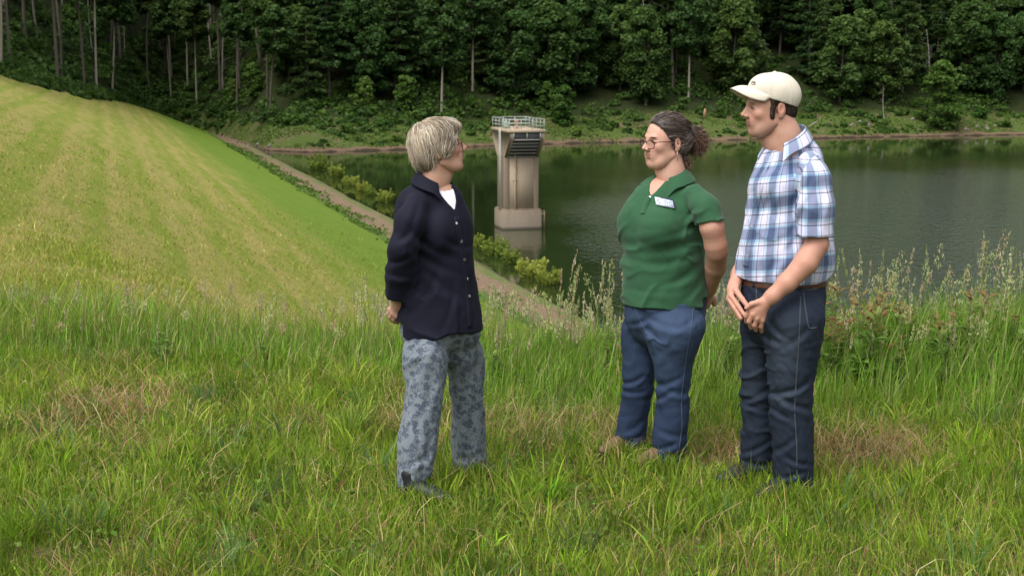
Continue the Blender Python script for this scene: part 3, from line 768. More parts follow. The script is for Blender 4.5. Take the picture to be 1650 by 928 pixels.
    tag(mobj('undergrowth', V, F, M_SHRUB, None, False, attrs={'tint': ('FLOAT', t)}), 'dark leafy undergrowth carpeting the hillside below the trees', 'undergrowth', kind='stuff')
    # --- weeds on the bank
    n = 26000; w = rnd.uniform(-.2, .42, n); d = rnd.uniform(.8, 20, n); r = np.interp(w, _fw, _fr) + d; y = r / np.hypot(1, w); x = w * y; kp = fbm(x, y, .35, 41, 3) + rnd.normal(size=n) * .5 > -.1; x, y = x[kp], y[kp]
    V, F, t = leaf_quads(np.stack([x, y, ground_z(x, y) + .12], 1), np.tile([0, 0, 1.0], (len(x), 1)), .24, rnd, rnd.uniform(.1, .8, len(x)))
    tag(mobj('bank_weeds', V, F, M_BRIGHT, None, False, attrs={'tint': ('FLOAT', t)}), 'low green weeds covering the far grassy bank', 'weeds', kind='stuff')
    # --- weeds between the dam grass and the dirt strip
    n = 7000; a = 60 + 240 * rnd.uniform(0, 1, n) ** 1.3; nn = 25.2 + rnd.normal(size=n) * .9 + .8 * np.sin(a * .35); P = np.outer(a, A_DIR) + np.outer(nn, N_DIR); kp = fbm(P[:, 0], P[:, 1], .5, 43, 3) + rnd.normal(size=n) * .4 > .05; P = P[kp]
    V, F, t = leaf_quads(np.stack([P[:, 0], P[:, 1], ground_z(P[:, 0], P[:, 1]) + .08 + rnd.uniform(0, .4, len(P))], 1), np.tile([0, 0, 1.0], (len(P), 1)), np.interp(np.hypot(P[:, 0], P[:, 1]), [60, 250], [.08, .24]), rnd, rnd.uniform(.1, .8, len(P)))
    tag(mobj('shore_weeds', V, F, M_BRIGHT, None, False, attrs={'tint': ('FLOAT', t)}), 'clumpy green weeds along the dirt strip above the water', 'weeds', kind='stuff')
    # --- rocks, stumps and driftwood on the far bank
    rm = NT('bank_rock'); o = rm.obj(); c = rm.mix(rm.noise(o, 2.5, 5), (.10, .09, .08), (.30, .27, .24)); rm.principled(c, .9, rm.bump(rm.noise(o, 6, 5), .6, .1), .2)
    rocks = [(1385, 198, 1.0), (1400, 202, .8), (1372, 203, .7), (1470, 193, .8), (1540, 206, 1.1), (1556, 210, .9), (1575, 205, .8), (1590, 208, 1.0), (1604, 204, .7), (415, 234, .7), (400, 236, .6), (435, 236, .6), (380, 230, .7)]
    for i, (u, v, s) in enumerate(rocks):
        p = at(u, v); q = np.random.RandomState(100 + i)
        V, F = ROCKS[i % 3]; o = mobj('bank_rock', V * s * 1.4, F, rm.m, None, True, origin=(0, 0, 0)); o.location = tuple(p + np.array([0, 0, .25])); o.rotation_euler = (0, 0, q.uniform(0, 6.28))
        tag(o, 'small grey-brown rock on the far right bank' if u > 1000 else 'small pale rock at the end of the dam by the far shore', 'rock', 'rocks on the right bank' if u > 1000 else 'rocks at the dam end')
    for (u0, v0, u1, v1, r_, m, lab) in ((1302, 207, 1318, 196, .16, M_DEAD, 'pale fallen log sticking up behind the man\'s collar'), (1316, 116, 1310, 160, .14, M_BARKP, 'short broken stub trunk just above the man\'s cap'), (524, 130, 534, 146, .14, M_DEAD, 'fallen pale branch low in the middle left trees'), (138, 152, 158, 150, .16, M_DEAD, 'pale log lying where the dam top meets the wood')):
        p, q = hit(u0, v0, 120.0), hit(u1, v1, 120.0); q = p + (PX(u1, v1, p[1]) - PX(u0, v0, p[1])); mid = (p + q) / 2
        o = MB().tube([p + (0, 0, .15), mid + (0, 0, .25), q + (0, 0, .15)], [r_, r_ * .85, r_ * .6], 8).build('fallen_log', m, None, True, origin=p); tag(o, lab, 'log', 'dead wood on the hillside')
    p = hit(1135, 190, 120.0); o = MB().tube([p - (0, 0, .3), p + (0.05, 0, 1.2), p + (.1, 0, 2.2)], [.34, .32, .26], 9).build('marker_post', flat_mat('weathered_orange_wood', (.34, .20, .10), .8), None, True, origin=p); tag(o, 'stubby orange-brown post on the far bank beside the ponytail', 'post')
ROCKS = []
def _mk_rocks():
    for seed in (1, 2, 3):
        q = np.random.RandomState(seed); S = SDF().u(Ell((0, 0, 0), np.array([.5, .42, .3]) * q.uniform(.8, 1.2, 3)), .05)
        for _ in range(4): S.u(Ell(q.normal(size=3) * .2, q.uniform(.18, .32, 3)), .08)
        S.fn(lambda P, D, sd=seed: D + .03 * wnoise(P, 9, sd)); ROCKS.append(S.mesh(.1))
_mk_rocks(); build_forest()
# ------------------------------------------------------------------ concrete intake tower in the lake
def build_tower():
    d = ray(833, 369); t = (WATER - CAM_H) / d[2]; c0 = d * t; c0[2] = WATER; c0 = c0 + np.array([.1, 1.6, 0])
    phi = math.radians(14); nf = np.array([math.sin(phi), -math.cos(phi), 0]); rt = np.array([math.cos(phi), math.sin(phi), 0]); up = np.array([0, 0, 1.0]); R = np.stack([rt, -nf, up], 1)   # x right, y to the back, z up
    k = NT('weathered_concrete'); o = k.obj(); st = k.noise(k.map(o, (1.6, 1.6, .16)), 1.0, 6, .7); b = k.noise(o, 5, 6, .7); zz = k.sep(o)[2]
    c = k.mix(b, (.175, .135, .098), (.275, .222, .165)); c = k.mix(k.math('MULTIPLY', k.sstep(st, .5, .72), .65), c, (.085, .075, .065)); c = k.mix(k.math('MULTIPLY', k.sstep(zz, 2.2, .0), .35), c, (.30, .255, .22)); c = k.mix(k.sstep(zz, .35, .05), c, (.09, .08, .06))
    k.principled(c, .92, k.bump(b, .4, .05), .2); conc = k.m
    k = NT('tan_concrete_panel'); o = k.obj(); b = k.noise(k.map(o, (1, 1, .35)), 1.5, 6, .65); c = k.mix(b, (.33, .26, .185), (.44, .355, .265)); k.principled(c, .92, k.bump(k.noise(o, 6, 5), .3, .04), .2); tan = k.m
    galv = flat_mat('galvanised_rail', (.42, .45, .43), .5, var=.2, scale=3, Metallic=.3); dark = flat_mat('dark_steel_panel', (.045, .048, .05), .6, var=.3, scale=2); bar = flat_mat('grey_rack_bar', (.24, .225, .20), .7, var=.25, scale=4); rust = flat_mat('rusty_pipe', (.33, .25, .17), .7, var=.35, scale=3); pink = flat_mat('faded_red_paint', (.42, .24, .20), .7); grn = flat_mat('pale_green_gear', (.30, .40, .34), .6)
    root = empty('intake_tower', tuple(c0)); root.rotation_euler = (0, 0, phi); tag(root, 'concrete intake tower with railed platform standing in the lake', 'tower')
    def put(name, mb, mat, smooth=False, parent=None):
        V, F = mb.arrays(); o = bpy.data.objects.new(name, np_mesh(name, V, F, smooth, [mat])); COL.objects.link(o); o.parent = parent or root; return o
    W, Dp, HT = 3.75, 3.2, 10.55; zt = HT - 1.0; zb = HT - 2.95; ov = 2.3
    # column: two side piers carrying a recessed front panel, flaring side cheeks under the platform
    mb = MB()
    for s in (-1, 1): mb.box((s * (W / 2 - .28), 0, HT / 2 - .6), (.56, Dp, HT + .4), bevel=.04)
    mb.box((0, .35, HT / 2 - .6), (W - 1.0, Dp - .9, HT + .2)); put('column', mb, conc)
    put('front_panel', MB().box((0, -Dp / 2 + .14, zb / 2 + .9), (W - 1.13, .2, zb - 1.9)), tan)
    put('plinth', MB().box((0, 0, 0), (W + .55, Dp + .55, 4.0), bevel=.06).box((0, 0, 2.05), (W + .35, Dp + .35, .12), bevel=.03), conc)
    for s in (-1, 1):                      # cheek walls
        prof = [(-Dp / 2, zb), (-Dp / 2 - ov, zt), (-Dp / 2 - ov, HT - .28), (Dp / 2 + ov, HT - .28), (Dp / 2 + ov, zt), (Dp / 2, zb)]
        x0, x1 = s * (W / 2 + .002) - .0, s * (W / 2 - .42); V = [(x, y, z) for x in (x0, x1) for y, z in prof]; n = 6
        F = [[0, 1, 2, 3], [0, 3, 4, 5], [n, n + 3, n + 2, n + 1], [n, n + 5, n + 4, n + 3]] + [[i, (i + 1) % n, n + (i + 1) % n, n + i] for i in range(n)]
        put('cheek_wall', MB().add(V, F), conc)
    put('platform_slab', MB().box((0, 0, HT - .14), (W + .3, Dp + 2 * ov + .24, .28), bevel=.03), tan)
    put('back_wall', MB().box((0, Dp / 2 + ov - .2, HT - .66), (W - .86, .3, .74)), conc)
    for i in range(2): put('hatch_panel', MB().box(((i - .5) * (W - .9) / 2, -Dp / 2 - ov + .12, HT - .66), ((W - .98) / 2, .1, .70), bevel=.02), dark)
    for i in range(3): put('panel_post', MB().box(((i - 1) * (W - .9) / 2, -Dp / 2 - ov + .02, HT - .62), (.09, .10, .78)), galv)
    ang = math.atan2(ov, zt - zb)
    put('rack_back', MB().add([(-(W / 2 - .44), -Dp / 2 + .12, zb), (W / 2 - .44, -Dp / 2 + .12, zb), (W / 2 - .44, -Dp / 2 - ov + .16, zt), (-(W / 2 - .44), -Dp / 2 - ov + .16, zt), (-(W / 2 - .44), -Dp / 2 + .2, zb), (W / 2 - .44, -Dp / 2 + .2, zb), (W / 2 - .44, -Dp / 2 - ov + .26, zt), (-(W / 2 - .44), -Dp / 2 - ov + .26, zt)], [[0, 1, 2, 3], [7, 6, 5, 4], [0, 4, 5, 1], [3, 2, 6, 7]]), dark)
    for i in range(6):
        q = i / 5; put('rack_bar', MB().box((0, -Dp / 2 - .02 - (ov - .1) * q, zb + .05 + (zt - zb - .1) * q), (W - .9, .16, .13), bevel=.02), bar)
    # railing
    X, Yf = W / 2 - .02, Dp / 2 + ov - .1
    rail = [(-X, -Yf), (X, -Yf), (X, Yf), (-X, Yf), (-X, -Yf)]
    for z in (.36, .72, 1.08):
        put('rail', MB().tube([(x, y, HT + z) for x, y in rail[:-1]], .034 if z > 1 else .028, 6, closed=True), galv)
    for (a, b), m in zip(zip(rail[:-1], rail[1:]), (3, 5, 3, 5)):
        for i in range(m):
            q = i / m; x, y = a[0] + (b[0] - a[0]) * q, a[1] + (b[1] - a[1]) * q; put('rail_post', MB().tube([(x, y, HT - .05), (x, y, HT + 1.1)], .038, 6), galv)
    put('hoist_stand', MB().box((-.35, -.9, HT + .04), (.5, .5, .08)).tube([(-.35, -.9, HT), (-.35, -.9, HT + .75)], .10, 10).box((-.35, -.9, HT + .82), (.34, .3, .26), bevel=.04).tube([(-.6, -.9, HT + .85), (-.1, -.9, HT + .85)], .03, 6), pink)
    put('gear_housing', MB().box((-1.15, .6, HT + .35), (.5, .6, .7), bevel=.06).tube([(-1.15, .6, HT + .6), (-1.15, .6, HT + 1.0)], .09, 8).tube([(-1.45, .2, HT + .7), (-.85, .2, HT + .7)], .05, 8), grn)
    put('drain_pipe', MB().tube([(-.72, -Dp / 2 - .10, .05), (-.72, -Dp / 2 - .10, zb + .4)], .10, 10), rust)
    for z in (2.6, 5.1): put('pipe_clamp', MB().box((-.72, -Dp / 2 - .02, z), (.34, .26, .16), bevel=.02), flat_mat('dark_rust', (.14, .08, .045), .8))
    # staff gauge and ladder on the left side
    lad = empty('ladder', (0, 0, 0)); lad.parent = root
    for y in (-.25, .2): put('ladder_rail', MB().box((-W / 2 - .33, y - .9, HT / 2 + 1.0), (.07, .07, HT - 2.0)), galv, parent=lad)
    for i in range(26): put('rung', MB().box((-W / 2 - .33, -.925, 2.3 + i * .31), (.05, .40, .05)), galv, parent=lad)
    sl = empty('base_ladder', (0, 0, 0)); sl.parent = root
    for y in (-1.2, -.75): put('ladder_rail', MB().box((W / 2 + .75, y, .75), (.07, .07, 2.2)), rust, parent=sl)
    for i in range(4): put('rung', MB().box((W / 2 + .75, -.975, .2 + i * .5), (.06, .5, .06)), rust, parent=sl)
    put('ladder_bracket', MB().box((W / 2 + .5, -.975, 1.5), (.5, .5, .06)), rust, parent=sl)
build_tower()
# ------------------------------------------------------------------ grass and weeds of the foreground
def grass_mat(name, trans=.38):
    k = NT(name); c = k.attr('tint'); k.foliage(c, trans, .7, .15); return k.m
M_GRASS = grass_mat('grass_blade')
def blades(name, X, Y, H, W, D, bend, col, label, segs=3, mat=None, lift=0.0, tilt=None):
    "grass blades as thin tapering strips: base (X, Y), height H, width W, lean direction D (angle), bend 0..1, colour (n,3)"
    n = len(X); Z = ground_z(X, Y) - .01 + lift; B = np.stack([X, Y, Z], 1)
    dr = np.stack([np.cos(D), np.sin(D), np.zeros(n)], 1); rn = np.random.RandomState(3); fa = rn.uniform(0, 6.283, n); sd = np.stack([np.cos(fa), np.sin(fa), np.zeros(n)], 1)
    ts = np.linspace(0, 1, segs + 1); V = []
    for t in ts:
        c = B + dr * (H * bend * t ** 1.8)[:, None]; c[:, 2] += H * (t * np.sqrt(np.clip(1 - (bend * t) ** 2 * .8, .05, 1)))
        if t < 1:
            w = (W * (1 - .55 * t ** 1.5) * (.75 + .25 * min(1, t * 4)) * .5)[:, None]; V += [c - sd * w, c + sd * w]
        else: V.append(c)
    m = 2 * segs + 1; V = np.stack(V, 1).reshape(-1, 3); i0 = (np.arange(n) * m)[:, None]
    Q = np.concatenate([i0 + np.array([[2 * s, 2 * s + 1, 2 * s + 3, 2 * s + 2]]) for s in range(segs - 1)]); T = i0 + np.array([[2 * segs - 2, 2 * segs - 1, 2 * segs]])
    o = mobj(name, V, [Q, T], mat or M_GRASS, None, True, attrs={'tint': ('FLOAT_COLOR', np.repeat(np.clip(col, .004, .8), m, 0))})
    tag(o, label, 'grass', kind='stuff'); return o
def pal(rnd, n, cols, wts, spread=.22):
    k = rnd.choice(len(cols), n, p=np.asarray(wts) / np.sum(wts)); return np.asarray(cols)[k] * rnd.lognormal(0, spread, (n, 1)) * rnd.normal(1, .06, (n, 3))
def uv_of(X, Y):
    Z = ground_z(X, Y); z = Y * CP - (Z - CAM_H) * SP; return CXP + FPX * X / z, CYP - FPX * (Y * SP + (Z - CAM_H) * CP) / z
GREENS = [(.12, .215, .014), (.185, .30, .022), (.26, .36, .036), (.32, .37, .07), (.085, .165, .020)]
STRAW = [(.44, .31, .14), (.52, .40, .21), (.34, .19, .09)]
PATCHES = [(190, 667, 85, 20, 1.0), (60, 705, 60, 14, .5), (860, 698, 110, 16, .95), (960, 705, 60, 20, .7), (1010, 735, 60, 25, .55), (1150, 740, 50, 22, .7), (1400, 735, 90, 26, .95), (1340, 730, 40, 20, .9), (1470, 745, 40, 20, .6), (500, 690, 40, 12, .5), (690, 700, 60, 22, .5), (230, 730, 80, 15, .4), (100, 690, 50, 15, .4)]
def straw_amount(X, Y):
    u, v = uv_of(X, Y); a = np.zeros(len(X))
    for pu, pv, su, sv, w in PATCHES: a = np.maximum(a, w * np.exp(-((u - pu) / su) ** 2 - ((v - pv) / sv) ** 2))
    return np.clip(a + .22 * np.clip(fbm(X, Y, 1.7, 61, 3) - .2, 0, 1), 0, 1)
def build_grass():
    rnd = np.random.RandomState(5)
    def wedge(n, y0, y1, w0=-.45, w1=.45):
        n = int(n * 1.08); y0 = 4.45 if y0 == 4.7 else y0
        Y = np.sqrt(rnd.uniform(y0 ** 2, y1 ** 2, n)); return rnd.uniform(w0, w1, n) * Y, Y
    # --- short grass people stand on
    X, Y = wedge(155000, 4.7, 9.4); cl = fbm(X, Y, 2.3, 62, 4); fine = fbm(X, Y, 9.0, 63, 3); st = straw_amount(X, Y)
    H = np.clip(.080 + .028 * cl + .024 * fine, .028, .20) * rnd.lognormal(0, .32, len(X)) * (1 - .55 * st)
    col = pal(rnd, len(X), GREENS, [2, 3, 3, 1.6, 1.4]); col *= (1 + .16 * cl + .10 * fine)[:, None]
    sw = rnd.uniform(size=len(X)) < .10 + .9 * st + .06 * np.clip(-cl, 0, 1); col[sw] = pal(rnd, sw.sum(), STRAW, [3, 2, 2]); bend = np.clip(rnd.normal(.42, .22, len(X)) + .35 * sw, .05, .98)
    blades('lawn_grass', X, Y, H, rnd.uniform(.0028, .0062, len(X)), rnd.uniform(0, 6.28, len(X)), bend, col, 'short mixed green grass in the foreground around the people', 2)
    # --- coarser tufts with broad arching blades
    tx, ty = wedge(1100, 4.7, 9.2); nt = len(tx); m = rnd.randint(10, 26, nt); i = np.repeat(np.arange(nt), m); X, Y = tx[i] + rnd.normal(size=len(i)) * .035, ty[i] + rnd.normal(size=len(i)) * .035
    th = rnd.uniform(.6, 1.35, nt) * (1 - .5 * straw_amount(tx, ty)); tc = pal(rnd, nt, GREENS[:4] + [(.13, .22, .07)], [2, 3, 2, 1, 1], .2)
    D = np.arctan2(Y - ty[i], X - tx[i]) + rnd.normal(size=len(i)) * .5
    blades('grass_tufts', X, Y, 0.15 * th[i] * rnd.uniform(.6, 1.2, len(i)), rnd.uniform(.005, .010, len(i)), D, np.clip(rnd.normal(.45, .2, len(i)), .05, .95), tc[i] * rnd.lognormal(0, .12, (len(i), 1)), 'broad-bladed grass tufts scattered through the foreground', 4)
    # --- fallen straw lying in the grass
    X, Y = wedge(42000, 4.7, 9.0); kp = rnd.uniform(size=len(X)) < .05 + .95 * straw_amount(X, Y); X, Y = X[kp], Y[kp]
    blades('dry_straw', X, Y, rnd.uniform(.08, .26, len(X)), rnd.uniform(.002, .0045, len(X)), rnd.uniform(0, 6.28, len(X)), rnd.uniform(.86, .99, len(X)), pal(rnd, len(X), STRAW, [3, 3, 2]), 'dry cut straw lying in patches on the grass', 3, lift=.03)
    # --- low broad leaves (clover, plantain) between the blades
    X, Y = wedge(30000, 4.7, 9.2); kp = fbm(X, Y, 1.5, 69, 3) + rnd.normal(size=len(X)) * .5 > .3; X, Y = X[kp], Y[kp]
    V, F, t = leaf_quads(np.stack([X, Y, ground_z(X, Y) + rnd.uniform(.01, .06, len(X))], 1), np.tile([0, 0, 1.3], (len(X), 1)), .0125, rnd, np.arange(len(X)))
    tag(mobj('clover', V, F, M_GRASS, None, False, attrs={'tint': ('FLOAT_COLOR', pal(rnd, len(X), [(.08, .17, .025), (.13, .23, .04), (.20, .24, .07)], [2, 2, 1])[t.astype(int)])}), 'low clover leaves between the foreground grass blades', 'clover', kind='stuff')
    # --- grass growing up round the shoes
    ft = np.array([PX(u, v, y)[:2] for u, v, y in ((668, 795, 6.0), (690, 803, 5.95), (755, 760, 6.42), (772, 764, 6.38), (1060, 748, 6.6), (1040, 755, 6.55), (1010, 728, 6.83), (990, 735, 6.78), (1275, 795, 6.12), (1250, 805, 6.06), (1215, 770, 6.36), (1192, 778, 6.31))])
    i = rnd.randint(len(ft), size=3000); X, Y = ft[i, 0] + rnd.normal(size=3000) * .075, ft[i, 1] - .045 + rnd.normal(size=3000) * .05
    blades('shoe_grass', X, Y, rnd.uniform(.07, .16, 3000), rnd.uniform(.004, .008, 3000), rnd.uniform(0, 6.28, 3000), np.clip(rnd.normal(.35, .2, 3000), .05, .9), pal(rnd, 3000, GREENS, [2, 3, 3, 1.6, 1.4]), 'grass blades rising round the shoes of the three people', 4)
    # --- tall grass along the brow
    X, Y = wedge(62000, 7.0, 12.5); u, v = uv_of(X, Y); y0 = np.interp(u, [0, 350, 560, 700, 800, 1000, 1300, 1650], [8.5, 8.4, 8.2, 7.6, 7.35, 7.3, 7.2, 7.0]) + .25 * fbm(X, Y, 1.3, 64, 3); q = np.clip((Y - y0) / 1.3, -1, 1)
    kp = (q > -.1) & (rnd.uniform(size=len(X)) < np.clip(.35 + q, 0, 1)) & (Y < np.interp(u, [0, 500, 800, 1650], [12.5, 11.5, 10.4, 10.4])); X, Y, u, q = X[kp], Y[kp], u[kp], q[kp]; cl = fbm(X, Y, 1.9, 65, 4)
    hm = np.interp(u, [0, 300, 600, 760, 1000, 1300, 1500, 1650], [.24, .21, .21, .25, .27, .31, .37, .42]); H = hm * (.5 + .5 * np.clip(q, 0, 1)) * np.clip(1 + .22 * cl, .5, 1.5) * np.clip(rnd.lognormal(0, .25, len(X)), .4, 1.5)
    col = pal(rnd, len(X), [(.105, .225, .016), (.155, .295, .028), (.21, .33, .05), (.28, .345, .10), (.38, .36, .17)], [2, 4, 3, 1.2, .7]) * (1 + .12 * cl)[:, None]
    dry = (u < 620) & (rnd.uniform(size=len(X)) < np.interp(Y, [8.8, 11.5], [.05, .55])); col[dry] = pal(rnd, dry.sum(), [(.30, .28, .10), (.38, .32, .15), (.22, .25, .06)], [2, 1, 2])
    blades('tall_grass', X, Y, H, rnd.uniform(.004, .009, len(X)), rnd.normal(.4, 1.4, len(X)), np.clip(rnd.normal(.28, .16, len(X)), .02, .9), col, 'tall bright green grass along the brow of the bank', 4)
    # --- stubble and tufts on the near part of the dam slope
    r0 = 10.0 * (12.5 ** rnd.uniform(0, 1, 125000)); w = rnd.uniform(-.46, .08, len(r0)); Y = r0 / np.hypot(1, w); X = w * Y; r = r0
    kp = (rnd.uniform(size=len(X)) < np.interp(r, [10, 50, 80, 125], [1, 1, .75, .05])) & (X * N_DIR[0] + Y * N_DIR[1] < 24); X, Y, r = X[kp], Y[kp], r[kp]; cl = fbm(X, Y, .8, 66, 4); a_ = X * A_DIR[0] + Y * A_DIR[1]; n_ = X * N_DIR[0] + Y * N_DIR[1]; sw = fbm(n_ * 1.0, a_ * .12, 1.3, 67, 3)
    lush = np.clip((n_ + 3 * fbm(X, Y, .12, 68, 3) - 8) / 8, 0, 1); sw = sw * .5 + .8 * (.65 * np.sin(n_ * 2.05 + .8 * np.sin(n_ * .7)) + .35 * np.sin(n_ * 4.7)); g = (rnd.uniform(size=len(X)) < .55 + .2 * cl - .2 * sw + .7 * lush); col = np.where(g[:, None], pal(rnd, len(X), [(.17, .25, .022), (.245, .31, .036), (.32, .35, .065)], [2, 3, 2]), pal(rnd, len(X), [(.40, .34, .11), (.48, .41, .16), (.34, .24, .09), (.38, .37, .10)], [3, 2, .6, 3]))
    H = np.interp(r, [10, 14, 125], [.24, .10, .13]) * np.clip(1 + .35 * cl, .4, 2) * rnd.lognormal(0, .35, len(X))
    blades('slope_grass', X, Y, H, np.interp(r, [10, 125], [.006, .07]) * rnd.uniform(.7, 1.3, len(X)), rnd.uniform(0, 6.28, len(X)), np.clip(rnd.normal(.62, .22, len(X)), .05, .97), col, 'mown yellow-green grass on the near dam slope', 2)
    # --- flowering stalks
    S = []
    def stalks(n, u0, u1, y0, y1, h0, h1):
        uu = rnd.uniform(u0, u1, n); Y = rnd.uniform(y0, y1, n); S.extend(zip((uu - CXP) / FPX * Y * 1.02, Y, rnd.uniform(h0, h1, n)))
    stalks(95, 770, 1010, 8.0, 9.6, .34, .60); stalks(14, 900, 1000, 8.2, 9.4, .6, .8); stalks(46, 1105, 1200, 8.0, 9.6, .40, .68); stalks(95, 1310, 1650, 7.8, 9.6, .36, .66); stalks(14, 1340, 1500, 8.0, 9.4, .66, .84); stalks(22, 1570, 1655, 8.0, 9.2, .70, .92); stalks(90, 0, 620, 8.8, 11.5, .26, .46); stalks(20, 560, 640, 8.6, 10, .4, .62)
    mb = MB(); LV, LN, LT, LS = [], [], [], []
    cs = []
    for x, y, h in S:
        z = float(ground_z(np.array([x]), np.array([y]))[0]); ln = rnd.normal(0.04, .09) * h; lb = rnd.normal(0, .05) * h; t = np.linspace(0, 1, 6); P = np.stack([x + ln * t ** 2, y + lb * t ** 2, z + h * t], 1)
        mb.tube(P, np.linspace(.0022, .0010, 6), 4, cap=False); dense = rnd.uniform() < .5; L = h * rnd.uniform(.20, .32); m = 34 if dense else 44
        q = rnd.uniform(0, 1, m); ax = P[-1] - P[-2]; ax /= np.linalg.norm(ax); c = P[-1] - ax * (L * q)[:, None]; a = rnd.uniform(0, 6.28, m); rad = (.008 if dense else .034) * np.sin(np.clip(.15 + .85 * q, 0, 1) * 2.6)
        c = c + np.stack([np.cos(a), np.sin(a), np.zeros(m)], 1) * (rad * rnd.uniform(.3, 1.1, m))[:, None] + np.array([0, 0, .25]) * rad[:, None]; LV.append(c); cs.append(np.tile(pal(rnd, 1, [(.48, .48, .25), (.55, .48, .30), (.42, .46, .20), (.48, .36, .23)], [3, 2, 2, 1], .12), (m, 1))); LN.append(np.stack([np.cos(a), np.sin(a), np.full(m, .3)], 1)); LS.append(np.full(m, .0075))
    V, F, t = leaf_quads(np.concatenate(LV), np.concatenate(LN), np.concatenate(LS) * rnd.uniform(.7, 1.3, sum(map(len, LS))), rnd, np.arange(sum(map(len, LV))), .45)
    # stretch every spikelet upwards
    V = V.reshape(-1, 4, 3); cen = V.mean(1, keepdims=True); V = cen + (V - cen) * np.array([.8, .8, 2.0]); V = V.reshape(-1, 3)
    cols = np.concatenate(cs)[t.astype(int)]
    sv, sf = mb.arrays(); sf = np.concatenate([f for f in sf if len(f) and f.shape[1] == 4])
    o = mobj('seeding_grass', np.concatenate([sv, V]), np.concatenate([sf, F + len(sv)]), M_GRASS, None, False, attrs={'tint': ('FLOAT_COLOR', np.concatenate([np.tile([.20, .26, .07], (len(sv), 1)), cols]))}); tag(o, 'pale seeding grass stalks rising above the tall grass', 'grass', kind='stuff')
    # --- broad-leaved weeds on the right
    def weed(seed, H, red, sub=1):
        r = np.random.RandomState(seed); mb = MB(); C, N, col = [], [], []
        for s in range(r.randint(2, 4)):
            a = r.uniform(0, 6.28); t = np.linspace(0, 1, 6); hh = H * r.uniform(.75, 1); P = np.stack([.12 * H * math.cos(a) * t ** 1.4, .12 * H * math.sin(a) * t ** 1.4, hh * t], 1); mb.tube(P, np.linspace(.005, .002, 6), 5)
            for j in range(26):
                q = r.uniform(.18, 1); c = np.array([np.interp(q, t, P[:, i]) for i in range(3)]); b = r.uniform(0, 6.28); L = .055 * (1.25 - .6 * q) * r.uniform(.6, 1.3); d = np.array([math.cos(b), math.sin(b), .25 + .5 * q]); C.append(c + d * L * .7); N.append((d, L, q))
        V, F, K = [], [], []
        for c, (d, L, q) in zip(C, N):
            d = d / np.linalg.norm(d); s = np.cross(d, [0, 0, 1.0]); s /= np.linalg.norm(s); n = np.cross(s, d); w = L * .34
            i = len(V); V += [c - d * L * .7, c + s * w + n * L * .10, c - s * w + n * L * .10, c + d * L * .9 - n * L * .22, c + n * L * -.02]; F += [[i, i + 1, i + 4], [i, i + 4, i + 2], [i + 1, i + 3, i + 4], [i + 2, i + 4, i + 3]]
            g = np.array([.14, .25, .045]) * r.lognormal(0, .25); rr = np.array([.27, .13, .06]) * r.lognormal(0, .25) if r.uniform() < .75 else np.array([.26, .22, .08]); mixq = np.clip((q - (1 - red)) / .3, 0, 1); K += [g * (1 - mixq) + rr * mixq] * 5
        sv, sf = mb.arrays(); return np_mesh('weed_stem', sv, sf, True, [flat_mat('weed_stem_green', (.13, .15, .05), .7) if seed == 1 else bpy.data.materials['weed_stem_green']]), np_mesh('weed_leaves', np.array(V), np.array(F), False, [M_GRASS], {'tint': ('FLOAT_COLOR', np.array(K))})
    kinds = [weed(1, .46, .35), weed(2, .52, .5), weed(3, .42, .15), weed(4, .60, .3)]
    spots = [(u, rnd.uniform(7.9, 9.3), rnd.randint(4), rnd.uniform(.85, 1.2)) for u in np.linspace(1330, 1650, 40) + rnd.normal(size=40) * 8] + [(253, 8.9, 2, .75), (262, 8.8, 2, .65), (430, 9.0, 2, .5), (800, 8.3, 2, .8), (985, 8.5, 2, 1.0), (1165, 8.3, 2, .95), (1180, 8.5, 3, .9)]
    for u, y, kd, s in spots:
        x = (u - CXP) / FPX * y * 1.02; z = float(ground_z(np.array([x]), np.array([y]))[0]); root = empty('weed_plant', (x, y, z - .02)); root.rotation_euler = (rnd.normal() * .08, rnd.normal() * .08, rnd.uniform(0, 6.28)); root.scale = (s,) * 3
        wz = ('close to the man\'s back', 'midway to the right edge', 'near the right edge')[min(2, int((u - 1300) / 125))] if u > 1300 else ''
        tag(root, ('leafy reddish-topped weed', 'tall red-topped weed', 'low green leafy weed', 'tallest leafy weed')[kd] + ' right of the man, ' + wz if u > 1300 else {253: 'dark green weed clump in the tall grass at left', 262: 'smaller weed beside the dark clump in the left grass', 430: 'low broad weed in the grass between the clump and the navy woman', 800: 'green weed just right of the floral trousers', 985: 'green weed beside the green-shirted woman\'s right leg', 1165: 'green weed between the green-shirted woman and the man', 1180: 'weed touching the man\'s right leg'}[int(u)], 'weed', 'weeds right of the man' if u > 1300 else 'scattered weeds')
        for nm, me in zip(('stem', 'leaves'), kinds[kd]): o = bpy.data.objects.new(nm, me); COL.objects.link(o); o.parent = root
build_grass()
# ------------------------------------------------------------------ people
def frame(yaw_dir, pitch=0.0, roll=0.0):
    "columns: person's right, forward, up (world)"
    f = np.array([yaw_dir[0], yaw_dir[1], 0.0]); f /= np.linalg.norm(f); r = np.array([f[1], -f[0], 0.0]); u = np.array([0, 0, 1.0])
    c, s = math.cos(pitch), math.sin(pitch); f2 = f * c + u * s; u2 = u * c - f * s
    c, s = math.cos(roll), math.sin(roll); r3 = r * c + u2 * s; u3 = u2 * c - r * s
    return np.stack([r3, f2, u3], 1)

